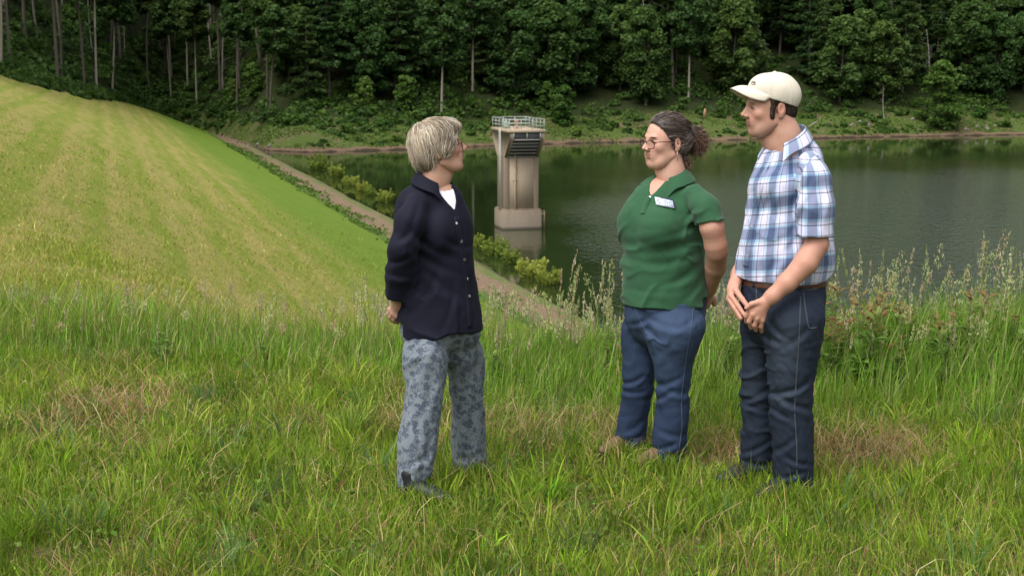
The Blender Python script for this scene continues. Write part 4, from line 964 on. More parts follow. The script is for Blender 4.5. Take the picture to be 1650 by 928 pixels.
def skin_mat(name, base, flush):
    k = NT(name); o = k.obj(); c = k.attr('tint')
    n1 = k.noise(o, 35, 4, .6); n2 = k.noise(o, 400, 3, .6); n3 = k.noise(o, 110, 5, .7)
    col = k.mix(k.math('MULTIPLY', k.sstep(n1, .35, .75), .5), c, flush, 'MIX'); col = k.mix(k.math('MULTIPLY', k.sstep(n3, .5, .75), .30), col, tuple(x * .72 for x in base)); col = k.mix(k.math('MULTIPLY', k.sstep(n3, .45, .25), .18), col, tuple(min(1, x * 1.25) for x in base))
    k.principled(col, k.math('ADD', .42, k.math('MULTIPLY', n2, .2)), k.bump(n3, .25, .003), .35, Subsurface_Weight=.08, Subsurface_Radius=(.012, .005, .003), Subsurface_Scale=.6)
    return k.m
def hair_mat(name, rough=.42):
    k = NT(name); k.principled(k.attr('tint'), rough, None, .45); return k.m
def cloth_mat(name, color, var=.18, weave=900.0, rough=.92, sheen=.15, bump=.25):
    k = NT(name); o = k.obj(); n1 = k.noise(o, 14, 4, .6); n2 = k.noise(o, weave, 2, .6)
    c = k.mix(n1, tuple(x * (1 - var) for x in color), tuple(x * (1 + var) for x in color))
    c = k.mix(k.math('MULTIPLY', n2, .35), c, tuple(x * 1.5 for x in color))
    k.principled(c, rough, k.bump(n2, bump, .0015), .25, Sheen_Weight=sheen, Sheen_Roughness=.5); return k.m
def denim_mat(name, dark, mid, light):
    k = NT(name); o = k.obj(); f = k.attr('fade', 'Fac')
    tw = k.noise(k.map(o, (900, 900, 500), rot=(0, .7, .3)), 1.0, 2, .6); n1 = k.noise(o, 18, 5, .65); st = k.noise(k.map(o, (160, 160, 12)), 1.0, 4, .65)
    c = k.mix(n1, dark, mid); c = k.mix(k.math('MULTIPLY', st, .15), c, light)
    c = k.mix(k.math('MULTIPLY', f, k.math('ADD', .35, k.math('MULTIPLY', n1, .6)), clamp=True), c, light)
    c = k.mix(k.math('MULTIPLY', tw, .16), c, light)
    k.principled(c, .88, k.bump(tw, .3, .0015), .25); return k.m

def head_sdf(male=False, jowl=0.0, nose=0.0, ear_y=-.016):
    S = SDF()
    S.u(Ell((0, -.014, .034), (.0745, .1, .088)), .01)
    S.u(Ell((0, .034, -.002), (.0635, .058, .088)), .025)
    S.u(Ell((0, .030, -.058), (.056 + jowl, .055, .05)), .03)
    S.u(Caps((-.028, .056, -.088), (.028, .056, -.088), .022 + jowl * .5), .03)
    S.u(Ell((0, .074, -.097), (.019, .017, .017)), .02)
    for s in (-1, 1):
        S.u(Caps((.05 * s, -.002, -.058), (.024 * s, .062, -.094), .017), .025)                       # jaw line
        S.u(Caps((.034 * s, .081 + .002 * male, .027), (.010 * s, .0885 + .002 * male, .025), .0080), .014)                        # brow
        S.u(Ell((.041 * s, .066, -.020), (.020, .019, .018)), .02)                                     # cheek
        S.u(Ell((.022 * s, .082, -.052), (.017, .014, .022)), .018)                                    # muzzle sides
    for s in (-1, 1):
        S.sub(Ell((.031 * s, .101, .006), (.017, .018, .0115)), .012)
        S.u(Ell((.0305 * s, .0775, .0045), (.0165, .0125, .0105)), .004)                               # lids over the eyeball
    nz = .1165 + nose
    S.u(Caps((0, .082, .016), (0, .097, -.022), .0105, .0150), .008)
    S.u(Caps((0, .0895, .019), (0, nz, -.018), .0070, .0080), .010)
    S.u(Ell((0, nz + .001, -.0215), (.0092, .0092, .0086)), .006)
    for s in (-1, 1):
        S.u(Ell((.0125 * s, .105, -.027), (.0075, .0105, .0075)), .006)
        S.sub(Ell((.0065 * s, .111, -.0345), (.0035, .005, .0035)), .002)
    S.u(Caps((0, .1, -.034), (0, .0985, -.046), .0055), .008)
    for s in (-1, 1):
        S.u(Caps((0, .0978, -.0515), (.0235 * s, .0865, -.0540), .0046, .0026), .004)                   # upper lip
        S.u(Caps((0, .0962, -.0605), (.021 * s, .0862, -.0578), .0056, .003), .004)                    # lower lip
    S.sub(Caps((-.022, .0925, -.0562), (0, .101, -.0556), .0014), .002); S.sub(Caps((.022, .0925, -.0562), (0, .101, -.0556), .0014), .002)
    S.sub(Ell((0, .105, -.0745), (.018, .009, .006)), .01)
    for s in (-1, 1):                                                                                  # ears
        Re = frame((0.25 * s, 1), 0, 0).T
        c = np.array([.0755 * s, ear_y, -.006])
        S.u(Ell(c, (.0075, .0185, .031), np.array(Re).T), .006)
        S.u(Ell(c + (-.0015 * s, .006, -.026), (.006, .009, .011)), .006)
        S.sub(Ell(c + (.008 * s, .003, .004), (.0065, .0095, .016)), .004)
    return S
def tint_head(V, base, lip, flush, stubble=None, sunk=None):
    c = np.tile(np.asarray(base, float), (len(V), 1))
    def blend(w, col): c[:] = c * (1 - w[:, None]) + np.asarray(col) * w[:, None]
    g = lambda p, r: np.exp(-(((V - np.asarray(p)) / np.asarray(r)) ** 2).sum(1))
    blend(np.clip(.45 * (g((.045, .07, -.028), (.026, .04, .022)) + g((-.045, .07, -.028), (.026, .04, .022)) + g((0, .12, -.02), (.014, .02, .013)) + .8 * g((.078, -.015, -.005), (.02, .03, .035)) + .8 * g((-.078, -.015, -.005), (.02, .03, .035))), 0, 1), flush)
    if stubble is not None:
        w = np.clip((-V[:, 2] - .03) / .02, 0, 1) * np.clip((V[:, 1] + .02) / .03, 0, 1) * np.clip((V[:, 2] + .135) / .03, 0, 1); blend(.38 * w, stubble)
    blend(np.clip(1.5 * (g((0, .1, -.0525), (.019, .012, .0042)) + g((0, .1, -.0605), (.017, .012, .0048))), 0, 1) * .8, lip)
    blend(np.clip(g((0, .1, -.0558), (.021, .012, .0014)) * 1.1, 0, 1), (.08, .03, .025))
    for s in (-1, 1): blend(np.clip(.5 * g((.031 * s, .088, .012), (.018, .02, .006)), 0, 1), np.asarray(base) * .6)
    return c

def person_root(label, at, clothes):
    o = empty('person', tuple(float(c) for c in at)); tag(o, label, 'person', 'people talking on the grass'); return o

def join_pieces(pieces):
    V, F, T, n = [], [], [], 0
    for v, f, t in pieces:
        V.append(v); F.append(f + n); T.append(np.broadcast_to(np.asarray(t, float), (len(v), 3))); n += len(v)
    return np.concatenate(V), np.concatenate(F), np.concatenate(T)

def eyes(root, T, R, sc, lash, iris, brow):
    for s in (-1, 1):
        c = np.array([.0305 * s, .0788, .0045])
        n = 14; V, F = [], []
        for i in range(n + 1):
            th = math.pi * i / n
            for j in range(16): V.append([math.sin(th) * math.cos(j * math.pi / 8), math.cos(th), math.sin(th) * math.sin(j * math.pi / 8)])
        V = np.array(V)
        for i in range(n):
            for j in range(16): F.append([i * 16 + j, i * 16 + (j + 1) % 16, (i + 1) * 16 + (j + 1) % 16, (i + 1) * 16 + j])
        col = np.tile([.75, .72, .68], (len(V), 1)); rr = np.hypot(V[:, 0], V[:, 2])
        col[(rr < .52) & (V[:, 1] > 0)] = iris; col[(rr < .24) & (V[:, 1] > 0)] = (.004, .004, .004)
        W = (c + V * (.0132, .0125, .0050)) * sc
        mobj('eye', W @ R.T + T, np.array(F), M_EYE, root, attrs={'tint': ('FLOAT_COLOR', col)}, origin=W.mean(0) @ R.T + T)
        mb = MB(); a = np.linspace(-1, 1, 9)
        mb.tube(np.stack([c[0] + a * .0155, c[1] + .0125 - (a * .75) ** 2 * .009, c[2] + .0050 - a ** 2 * .0042], 1) * sc, .0016 * sc, 5)
        v, f = mb.arrays(); mobj('eyelash', v @ R.T + T, f, lash, root, origin=c * sc @ R.T + T)
        mb = MB(); a = np.linspace(-1, 1, 9)
        mb.tube(np.stack([(.0315 + a * .0185) * s, .0945 - (a + .6) ** 2 * .0042, .0275 - (a - .05) ** 2 * .0022 - .0012 * np.maximum(a, 0)], 1) * sc, np.interp(a, [-1, -.5, .6, 1], [.0016, .0023, .0017, .0006]) * sc, 6)
        v, f = mb.arrays(); mobj('eyebrow', v @ R.T + T, f, brow, root, smooth=True, origin=c * sc @ R.T + T)

def spectacles(root, T, R, sc, mat, glass, w=.0265, hgt=.0195, cx=.0325, cy=.106, cz=-.001, thick=.0017):
    e = empty('spectacles', tuple(float(x) for x in (np.array([0, cy, cz]) * sc @ R.T + T))); e.parent = root; e.matrix_parent_inverse = Matrix.Translation(-Vector(root.location))
    e.location = tuple(float(x) for x in (np.array([0, cy, cz]) * sc @ R.T + T))
    bpy.context.view_layer.update()
    def put(name, mb, m, smooth=True):
        v, f = mb.arrays(); me = np_mesh(name, v @ R.T, f, smooth, [m]); o = bpy.data.objects.new(name, me); COL.objects.link(o); o.parent = e; return o
    O = np.array([0, cy, cz])
    a = np.linspace(0, 2 * math.pi, 29)[:-1]; sq = lambda x: np.sign(x) * np.abs(x) ** .62
    for s in (-1, 1):
        loop = np.stack([cx * s + w * sq(np.cos(a)), -.006 * ((cx * s + w * sq(np.cos(a))) / .05) ** 2, hgt * sq(np.sin(a)) - .003], 1)
        mb = MB(); mb.tube(loop * sc, thick * sc, 6, closed=True); put('rim', mb, mat)
        mb = MB(); mb.add(np.concatenate([loop, [[cx * s, -.003, -.003]]]) * sc, [[i, (i + 1) % 28, 28, 28] for i in range(28)]); put('lens', mb, glass)
        mb = MB(); mb.tube(np.array([[(cx + w) * s, -.009, .006], [.071 * s, -.018, .008], [.0765 * s, -.07, .008], [.078 * s, -.112, .006], [.077 * s, -.128, -.012]]) * sc, .0019 * sc, 6); put('temple', mb, mat)
    mb = MB(); mb.tube(np.array([[-(cx - w), -.001, .004], [0, .002, .008], [cx - w, -.001, .004]]) * sc, thick * sc, 6); put('bridge', mb, mat)
    return e

def hand(S, wrist, palm, rw, pw, fingers, fr=.0085, thumb=None):
    "wrist -> palm, then every finger as its own chain of joints"
    wrist, palm = np.asarray(wrist), np.asarray(palm)
    S.u(Caps(wrist, palm, rw, pw), .02)
    for f in fingers:
        f = [np.asarray(q) for q in f]
        S.u(Caps(palm * .6 + wrist * .4, f[0], pw * .75, fr * 1.25), .012)
        for i in range(len(f) - 1): S.u(Caps(f[i], f[i + 1], fr * (1.12 - .1 * i), fr * (1.02 - .12 * i)), .0035)
    if thumb is not None:
        t = [np.asarray(q) for q in thumb]; S.u(Caps(palm * .35 + wrist * .65, t[0], pw * .6, fr * 1.35), .012)
        for i in range(len(t) - 1): S.u(Caps(t[i], t[i + 1], fr * (1.3 - .12 * i), fr * (1.15 - .15 * i)), .004)

def crease_fn(cr, px_m, Y0):
    "fabric creases: list of (u, v, angle_deg, half_len_px, width_px, depth_m) seen from the front; negative depth is a ridge"
    def f(P, D):
        t = P[:, 1]; sx = CXP + FPX * (P[:, 0] / (P[:, 1] * CP + (P[:, 2] - CAM_H) * -SP)); sy = CYP - FPX * ((P[:, 1] * SP + (P[:, 2] - CAM_H) * CP) / (P[:, 1] * CP + (P[:, 2] - CAM_H) * -SP))
        out = D
        for (u, v, an, ln, wd, dp) in cr:
            a = math.radians(an); dx, dy = sx - u, sy - v
            al, ac = dx * math.cos(a) - dy * math.sin(a), dx * math.sin(a) + dy * math.cos(a)
            ac = ac + 4.0 * (al / ln) ** 2
            out = out + dp * np.exp(-(al / ln) ** 2) * (np.exp(-(ac / wd) ** 2) - .6 * np.exp(-((ac - 1.9 * wd) / wd) ** 2))
        return out
    return f
def folds_fn(amp, f, seed, an=(1, 1, 1), zr=None):
    def g(P, D):
        n = wnoise(P, f, seed, 8, an); n = 1 - np.abs(n) * 1.0
        w = 1.0 if zr is None else np.interp(P[:, 2], zr[0], zr[1]).astype(f32)
        return D + amp * (n - .4) * w
    return g
def ridges_fn(amp, f, seed, an=(1, 1, 1), zr=None, sharp=1.5):
    "narrow raised wrinkles between flat stretches of cloth"
    def g(P, D):
        n = np.clip(1 - np.abs(wnoise(P, f, seed, 6, an)) * sharp, 0, 1) ** 1.5 * np.clip(wnoise(P, f * .35, seed + 50, 5) + .35, 0, 1)
        w = 1.0 if zr is None else np.interp(P[:, 2], zr[0], zr[1]).astype(f32)
        return D - amp * n * w
    return g
def leg_rows(rows, Yf, depth_ratio=1.12):
    out = []
    for v, a, b in rows:
        Y = Yf(v); p = PX((a + b) / 2, v, Y); q = PX(b, v, Y); hw = q[0] - p[0]
        out.append((p[2], p[0], p[1], hw, hw * depth_ratio, hw * depth_ratio))
    return out
def torso_rows(rows, Y0, fwd, front=1.0, back=1.0):
    "rows (v, u_left, u_right, ratio depth/width)"
    f = np.asarray(fwd, float); f = f / np.linalg.norm(f); out = []
    for r in rows:
        v, a, b, q = r[:4]
        p = PX((a + b) / 2, v, Y0); hw = PX(b, v, Y0)[0] - p[0]
        A = hw / math.hypot(q * f[0], f[1]); kf, kb = (r[4] if len(r) > 4 else front), (r[5] if len(r) > 5 else back)
        th = np.linspace(0, 2 * math.pi, 73)
        for _ in range(4):                                  # make the outline seen by the camera run from u_left to u_right
            ff = np.cos(th) * A * q * np.where(np.cos(th) > 0, kf, kb); ll = np.sin(th) * A
            X = p[0] + ff * f[0] + ll * f[1]; Yy = p[1] + ff * f[1] - ll * f[0]
            uu = CXP + FPX * X / (Yy * CP - (p[2] - CAM_H) * SP)
            A *= (b - a - 13) / (uu.max() - uu.min()); p[0] += ((a + b) / 2 - (uu.max() + uu.min()) / 2) * p[1] / FPX
        out.append((p[2], p[0], p[1], A, A * q * kf, A * q * kb))
    return out
def shoe(root, heel, toe, mat, sole, w=.047):
    heel, toe = np.asarray(heel, float), np.asarray(toe, float); d = toe - heel; L = np.linalg.norm(d); d /= L; z0 = heel[2]
    R = np.stack([np.array([d[1], -d[0], 0]), d, [0, 0, 1]], 1)
    S = SDF(); at = lambda x, y, z: heel + R @ np.array([x, y, z])
    S.u(Ell(at(0, .05, .045), (.038, .06, .045), R), .02).u(Ell(at(0, L - .08, .028), (w, .085, .032), R), .03).u(Caps(at(0, .08, .05), at(0, L * .6, .045), .038, .034), .03)
    S.u(Caps(at(0, .05, .05), at(0, .04, .12), .042, .046), .03)
    S.fn(lambda P, D: np.maximum(D, z0 + .012 - P[:, 2]))
    V, F = S.mesh(.006); o = mobj('shoe', V, F, mat, root, origin=heel)
    S2 = SDF().u(Ell(at(0, .06, .008), (.040, .068, .012), R), .02).u(Ell(at(0, L - .085, .008), (w + .002, .09, .012), R), .04).u(Caps(at(0, .08, .006), at(0, L * .6, .006), .010), .03)
    V, F = S2.mesh(.006); s = mobj('sole', V, F, sole, None, origin=heel); s.parent = o; s.matrix_parent_inverse = Matrix.Identity(4); s.location = (0, 0, 0)
    return o
def sub_part(name, V, F, mat, part, smooth=True, attrs=None):
    "child of a part whose own origin is part_world"
    w = Vector(part['_w']) if '_w' in part else Vector((0, 0, 0))
    o = mobj(name, np.asarray(V) - np.array(w), F, mat, None, smooth, attrs=attrs); o.parent = part; return o

def collar(name, C, fwd, rx, ry, tilt, parts, mat, stand=.034, fall=.06, tip=.085, open_deg=28, spread=1.32, thick=.0028, drop=0.0, sdf=None, gap=.005):
    "folded shirt collar round the neck: stands up, turns over and falls to two points at the front"
    f = np.array([fwd[0], fwd[1], 0.0]); f /= np.linalg.norm(f); r = np.array([f[1], -f[0], 0.0]); up = np.array([0, 0, 1.0])
    n = 49; th = np.radians(np.linspace(-180 + open_deg, 180 - open_deg, n))            # 0 = back of the neck
    V = []
    prof = [(0.0, 0.0), (.55, 0.0), (1.0, .02), (1.08, .12), (.98, .35), (.0, 1.0)]
    for i, a in enumerate(th):
        c, s = -math.cos(a), math.sin(a); front = (1 - math.cos(a)) / 2          # 1 at the front
        t = np.clip((abs(a) - math.radians(118)) / math.radians(180 - open_deg - 118), 0, 1)
        F_ = fall + (tip - fall) * t ** 2
        for kz, ko in [(0, 0), (.5, .0), (.92, .05), (1.0, .35), (.9, .62), (.45, .85), (0, 1.0)]:
            if ko < .3: z = stand * kz; e = 1.0 + .05 * kz
            else:
                q = (ko - .35) / .65; z = stand - F_ * q; e = 1.05 + (spread - 1.05) * q ** .8
            p = C + f * (c * ry * e) + r * (s * rx * e) + up * (z - front ** 1.3 * tilt) + up * (-drop * t)
            V.append(p)
    V = np.array(V); m = 7; F = []
    if sdf is not None:
        out = np.tile(np.arange(m) >= 4, n)
        for _ in range(4):
            d = sdf.eval(V[out]); g = grad(sdf, V[out].astype(f32)); V[out] += np.clip(gap - d, 0, .03)[:, None] * g
    for i in range(n - 1):
        for j in range(m - 1): F.append([i * m + j, i * m + j + 1, (i + 1) * m + j + 1, (i + 1) * m + j])
    o = mobj(name, V, np.array(F), mat, parts, True, origin=C)
    sm = o.modifiers.new('thickness', 'SOLIDIFY'); sm.thickness = thick; sm.offset = 0
    sb = o.modifiers.new('soft', 'SUBSURF'); sb.levels = 1; sb.render_levels = 1
    return o
def snap(sdf, P, off=0.0, it=6):
    P = np.array(P, f32)
    for _ in range(it): P = P - (sdf.eval(P) - off)[:, None] * grad(sdf, P)
    return P
def ray_snap(sdf, u, v, Y0, off=0.0):
    "first point of the surface the camera meets at pixel (u, v)"
    Ys = np.linspace(Y0 - .6, Y0 + .5, 500); P = np.array([PX(u, v, y) for y in Ys]); D = sdf.eval(P)
    k = int(np.argmax(D < off)); return P[k]
def buttons(sdf, uv, Y0, mat, parent, r=.0058):
    for u, v in uv:
        p = ray_snap(sdf, u, v, Y0); p = snap(sdf, [p], .001)[0]; n = grad(sdf, np.array([p], f32))[0].astype(float)
        a = np.cross(n, [0, 0, 1.0]); a /= np.linalg.norm(a); b = np.cross(n, a)
        t = np.linspace(0, 2 * math.pi, 13)[:-1]; V = []
        for rr, hh in ((1, 0), (1, .0018), (.8, .0026), (.55, .0018)):
            V += [p + r * rr * (a * math.cos(q) + b * math.sin(q)) + n * hh for q in t]
        V.append(p + n * .0016); F = []
        for k in range(3): F += [[k * 12 + i, k * 12 + (i + 1) % 12, (k + 1) * 12 + (i + 1) % 12, (k + 1) * 12 + i] for i in range(12)]
        F = [np.array(F), np.array([[36 + i, 36 + (i + 1) % 12, 48] for i in range(12)])]
        mobj('button', np.array(V), F, mat, parent, True, origin=p)
def surf_strip(name, sdf, uv, Y0, width, mat, parent, off=.002, thick=.002, n=40, horiz=True):
    "band of cloth lying on a garment along a line of pixels (placket, hem, belt, pocket edge)"
    uv = np.asarray(uv, float); s = np.r_[0, np.cumsum(np.hypot(*np.diff(uv, axis=0).T))]; q = np.linspace(0, s[-1], n)
    uu, vv = np.interp(q, s, uv[:, 0]), np.interp(q, s, uv[:, 1])
    P = snap(sdf, [ray_snap(sdf, a, b, Y0) for a, b in zip(uu, vv)], off).astype(float)
    for _ in range(2): P[1:-1] = (P[:-2] + 2 * P[1:-1] + P[2:]) / 4
    N = grad(sdf, P.astype(f32)).astype(float); T = np.gradient(P, axis=0); T /= np.linalg.norm(T, axis=1)[:, None]; B = np.cross(N, T); B /= np.linalg.norm(B, axis=1)[:, None]
    V = np.stack([P - B * width / 2 - N * .002, P - B * width / 2 + N * thick, P + B * width / 2 + N * thick, P + B * width / 2 - N * .002], 1).reshape(-1, 3)
    F = [[i * 4 + j, i * 4 + j + 1, (i + 1) * 4 + j + 1, (i + 1) * 4 + j] for i in range(n - 1) for j in range(3)]
    F += [[0, 3, 2, 1], [(n - 1) * 4, (n - 1) * 4 + 1, (n - 1) * 4 + 2, (n - 1) * 4 + 3]]
    return mobj(name, V, np.array(F), mat, parent, False, origin=P[n // 2])
# ---- shared materials
def mk_eye():
    k = NT('eye'); k.principled(k.attr('tint'), .12, None, .6); return k.m
M_EYE = mk_eye()
M_LASH = flat_mat('eyelash_dark', (.012, .008, .006), .8)
M_SOLE = flat_mat('shoe_sole_rubber', (.03, .028, .026), .8)
def lens_mat():
    k = NT('spectacle_lens'); g = k.n('ShaderNodeBsdfGlossy', inp={'Roughness': .02}); t = k.n('ShaderNodeBsdfTransparent', inp={'Color': (.94, .94, .95, 1)})
    m = k.n('ShaderNodeMixShader', inp={0: .06}); k.L.new(t.outputs[0], m.inputs[1]); k.L.new(g.outputs[0], m.inputs[2]); k.L.new(m.outputs[0], k.out.inputs['Surface']); return k.m
M_LENS = lens_mat()
def comb(sdf, P0, dirf, steps, step, off, rnd, wave=0.0):
    "walk strands over a hair volume: dirf(P, i) gives the wish direction"
    P = P0.astype(f32); out = [P.copy()]; n = len(P); ph = rnd.uniform(0, 6.28, n)
    for i in range(steps - 1):
        N = grad(sdf, P, .003); d = dirf(P, i); 
        d = d - N * (d * N).sum(1, keepdims=True); d /= np.linalg.norm(d, axis=1, keepdims=True) + 1e-6
        if wave: 
            sdir = np.cross(N, d); d = d + sdir * (wave * np.sin(ph + i * .9))[:, None]
        P = P + d * (step if np.isscalar(step) else step[:, None])
        P = P - (sdf.eval(P) - off)[:, None] * grad(sdf, P, .003)
        out.append(P.copy())
    return np.stack(out, 1)
def surf_points(V, F, n, rnd, mask=None):
    t = np.concatenate([F[:, [0, 1, 2]], F[:, [0, 2, 3]]]); a, b, c = V[t[:, 0]], V[t[:, 1]], V[t[:, 2]]
    ar = np.linalg.norm(np.cross(b - a, c - a), axis=1)
    if mask is not None: ar = ar * mask((a + b + c) / 3)
    k = rnd.choice(len(t), n, p=ar / ar.sum()); r1, r2 = np.sqrt(rnd.uniform(size=n)), rnd.uniform(size=n)
    return a[k] * (1 - r1)[:, None] + b[k] * (r1 * (1 - r2))[:, None] + c[k] * (r1 * r2)[:, None]

# ------------------------------------------------------------------ woman in navy shirt
def person_navy():
    Y0 = 6.25; fwd = np.array([math.cos(math.radians(-32)), math.sin(math.radians(-32))]); J = lambda u, v, dy=0.0: PX(u, v, Y0 + dy)
    base = PX(715, 790, Y0); base[2] = 0
    root = person_root('woman with short ash-blonde hair in navy shirt and floral grey trousers, standing on the left', base, None)
    skin = (.50, .30, .215); sk = skin_mat('skin_navy_woman', skin, (.49, .235, .165))
    # head
    Rh = frame((math.cos(math.radians(8)), math.sin(math.radians(8))), math.radians(12)); sc = .965; T = J(707, 240)
    H = head_sdf(jowl=.002); V, F = H.mesh(.0034); tint = tint_head(V, skin, (.42, .14, .12), (.52, .2, .14))
    pieces = [(V * sc @ Rh.T + T, F, tint)]
    N = SDF().chain([J(706, 262), J(700, 288), J(697, 310)], [.057, .055, .060], .02).u(Caps(J(724, 276), J(710, 294), .022, .036), .03)
    V, F = N.mesh(.006); pieces.append((V, F, skin))
    # forearm and hand behind the back
    A = SDF().chain([J(645, 440, -.10), J(640, 468, -.08), J(641, 492, -.05)], [.044, .040, .027], .015)
    hand(A, J(641, 490, -.05), J(636, 502, -.03), .026, .024, [[J(630, 499, -.045), J(626, 505, -.03), J(629, 512, -.01)], [J(633, 505, -.05), J(629, 511, -.035), J(632, 517, -.01)], [J(638, 509, -.05), J(634, 515, -.035), J(636, 519, -.01)], [J(643, 510, -.045), J(640, 516, -.03), J(641, 520, -.01)]], .0095, [J(634, 494, -.02), J(628, 498, -.01), J(626, 503, 0)])
    A.chain([J(700, 430, .24), J(665, 480, .16), J(645, 502, .06)], [.044, .038, .027], .015)
    hand(A, J(645, 502, .06), J(636, 506, .05), .026, .024, [[J(632, 502, .04), J(628, 504, .035)], [J(632, 507, .04), J(628, 509, .035)]], .009)
    V, F = A.mesh(.0042); t = np.tile(skin, (len(V), 1)) * (1 - .18 * np.clip((490 - 0) * 0, 0, 1)); pieces.append((V, F, t))
    C = SDF().u(Loft(torso_rows([(320, 670, 725, .6), (350, 660, 735, .65), (430, 665, 735, .65), (520, 672, 740, .7)], Y0, fwd)), .02)
    C.chain([J(690, 560, -.05), J(684, 640, -.12), J(668, 775, -.19)], [.05, .05, .035]).chain([J(738, 545, .08), J(750, 640, .12), J(756, 752, .19)], [.05, .05, .035])
    V, F = C.mesh(.014); pieces.append((V, F, skin))
    eyes(root, T, Rh, sc, M_LASH, (.10, .13, .14), flat_mat('brow_ash', (.16, .11, .07), .8))
    spectacles(root, T, Rh, sc, flat_mat('spectacle_frame_red_brown', (.10, .018, .016), .35), M_LENS, w=.024, hgt=.019, cy=.107)
    # shirt
    navy = cloth_mat('navy_jersey', (.0048, .0052, .0155), .25, 1400, .8, .02, .12)
    rows = [(285, 682, 716, .8), (293, 669, 726, .7), (302, 658, 733, .6), (314, 650, 739, .58), (328, 645, 743, .58), (350, 641, 749, .62), (380, 641, 754, .70), (420, 643, 757, .70), (460, 641, 760, .72), (500, 638, 768, .76), (545, 637, 774, .78)]
    torso = lambda: SDF().u(Loft(torso_rows(rows, Y0, fwd)), .02)
    f3 = np.array([fwd[0], fwd[1], 0]); l3 = np.array([fwd[1], -fwd[0], 0])
    S = torso()
    for s in (-1, 1): S.u(Ell(J(703, 372) + f3 * .060 + l3 * .07 * s, (.056, .056, .072)), .06)
    pre = SDF(); pre.ops = list(S.ops)
    q = SDF().chain([J(671, 330, -.10), J(659, 358, -.155), J(650, 400, -.165), J(645, 438, -.125), J(641, 482, -.08)], [.048, .060, .062, .060, .054], .03); cut_plane(q, J(641, 471, -.08), J(641, 480, -.05) - J(645, 440, -.12)); S.u(Sub(q), .05)
    q = SDF().chain([J(720, 326, .12), J(726, 350, .17), J(716, 420, .24), J(690, 450, .21)], [.044, .054, .055, .052], .03); S.u(Sub(q), .05)
    # neck opening
    vt = [ray_snap(pre, 714, 300, Y0), ray_snap(pre, 726, 322, Y0), ray_snap(pre, 734, 344, Y0)]
    S.sub(Caps(J(704, 293) + f3 * .012, J(697, 262), .058, .07), .008)
    S.sub(Caps(vt[0] + f3 * .02, vt[1] + f3 * .012, .042, .026), .004); S.sub(Caps(vt[1] + f3 * .012, vt[2] + f3 * .006, .026, .003), .004)
    S.fn(folds_fn(.0042, 17, 5, (1, 1, .45), ([.85, 1.25, 1.38], [1, .9, .1])))
    S.fn(folds_fn(.002, 45, 8, (1, 1, .6), ([.85, 1.3, 1.38], [1, .8, .1])))
    S.fn(ridges_fn(.011, 24, 71, (1, 1, .5), ([.85, 1.25, 1.36], [1, .9, 0])))
    S.fn(crease_fn([(690, 395, -35, 38, 6, .006), (700, 425, -28, 40, 6, .005), (712, 460, -40, 36, 6, .005), (735, 395, -20, 20, 5, .005), (690, 470, 60, 38, 6, .006), (725, 500, 75, 30, 5, .005), (668, 350, 70, 30, 5, .005), (645, 420, 15, 25, 5, .006), (640, 445, -10, 25, 5, .006), (655, 380, 40, 25, 5, .005)], 362, Y0))
    zf, zb = J(745, 541)[2], J(660, 514)[2]; cc = J(706, 500)
    def hem(P, D):
        q = (P[:, 0] - cc[0]) * fwd[0] + (P[:, 1] - cc[1]) * fwd[1]
        zc = np.where(q < -.075, zb, zf + .03 * np.clip(q / .12, -1, 1) ** 2 + .004 * np.sin(q * 60)).astype(f32)
        return np.maximum(D, zc - P[:, 2])
    S.fn(hem)
    V, F = S.mesh(.005); sh = mobj('shirt', V, F, navy, root, origin=J(705, 420))
    collar('collar', J(699, 285), fwd, .064, .064, .062, sh, navy, stand=.032, fall=.052, tip=.078, open_deg=38, spread=1.62, thick=.003, sdf=S)
    surf_strip('placket', S, [(735, 350), (738, 372), (744, 400), (750, 440), (755, 485), (757, 528)], Y0, .026, navy, sh, .0015, .0015)
    buttons(S, [(735, 360), (743, 389), (748, 418), (753, 449), (756, 477)], Y0, flat_mat('pearl_button', (.55, .54, .5), .25), sh)
    TS = SDF(); TS.ops = list(pre.ops); tc_ = ((vt[0] + vt[2]) / 2 + f3 * -.01).astype(f32)
    nl = (J(706, 288) + f3 * .02).astype(f32)
    TS.fn(lambda P, D: np.maximum(np.maximum(D + .007, np.sqrt(((P - tc_) ** 2).sum(-1)) - .085), .066 - np.sqrt(((P - nl) ** 2).sum(-1))))
    V, F = TS.mesh(.007); mobj('undershirt', V, F, cloth_mat('white_tee', (.78, .78, .80), .05), root, origin=J(717, 318))
    NK = SDF(); NK.ops = list(pre.ops); NK.fn(lambda P, D: np.maximum(D + .012, np.sqrt(((P - tc_) ** 2).sum(-1)) - .10))
    V, F = NK.mesh(.006); pieces.append((V, F, skin))
    V, F, t = join_pieces(pieces); mobj('body', V, F, sk, root, attrs={'tint': ('FLOAT_COLOR', t)}, origin=base)
    # trousers: pale blue-grey with dark flowers
    k = NT('floral_trouser_cloth'); o = k.obj(); wv = k.vmath('ADD', o, k.vmath('SCALE', k.noise(o, 30, 3, .6, 'Color'), .035))
    vd = k.vor(wv, 30); pet = k.n('ShaderNodeTexVoronoi', feature='F1', inp={'Scale': 85.0}); k.L.new(wv, pet.inputs['Vector'])
    m = k.sstep(k.math('ADD', vd, k.math('MULTIPLY', pet.outputs['Distance'], .45)), .82, .60)
    ed = k.vor(wv, 55, 'Distance', 'DISTANCE_TO_EDGE'); ln = k.sstep(ed, .05, .015)
    ln2 = k.math('MULTIPLY', k.sstep(k.vor(k.map(wv, (1, 1, .6), loc=(2, 1, 4)), 75, 'Distance', 'DISTANCE_TO_EDGE'), .07, .02), k.sstep(k.noise(o, 13, 3), .45, .55))
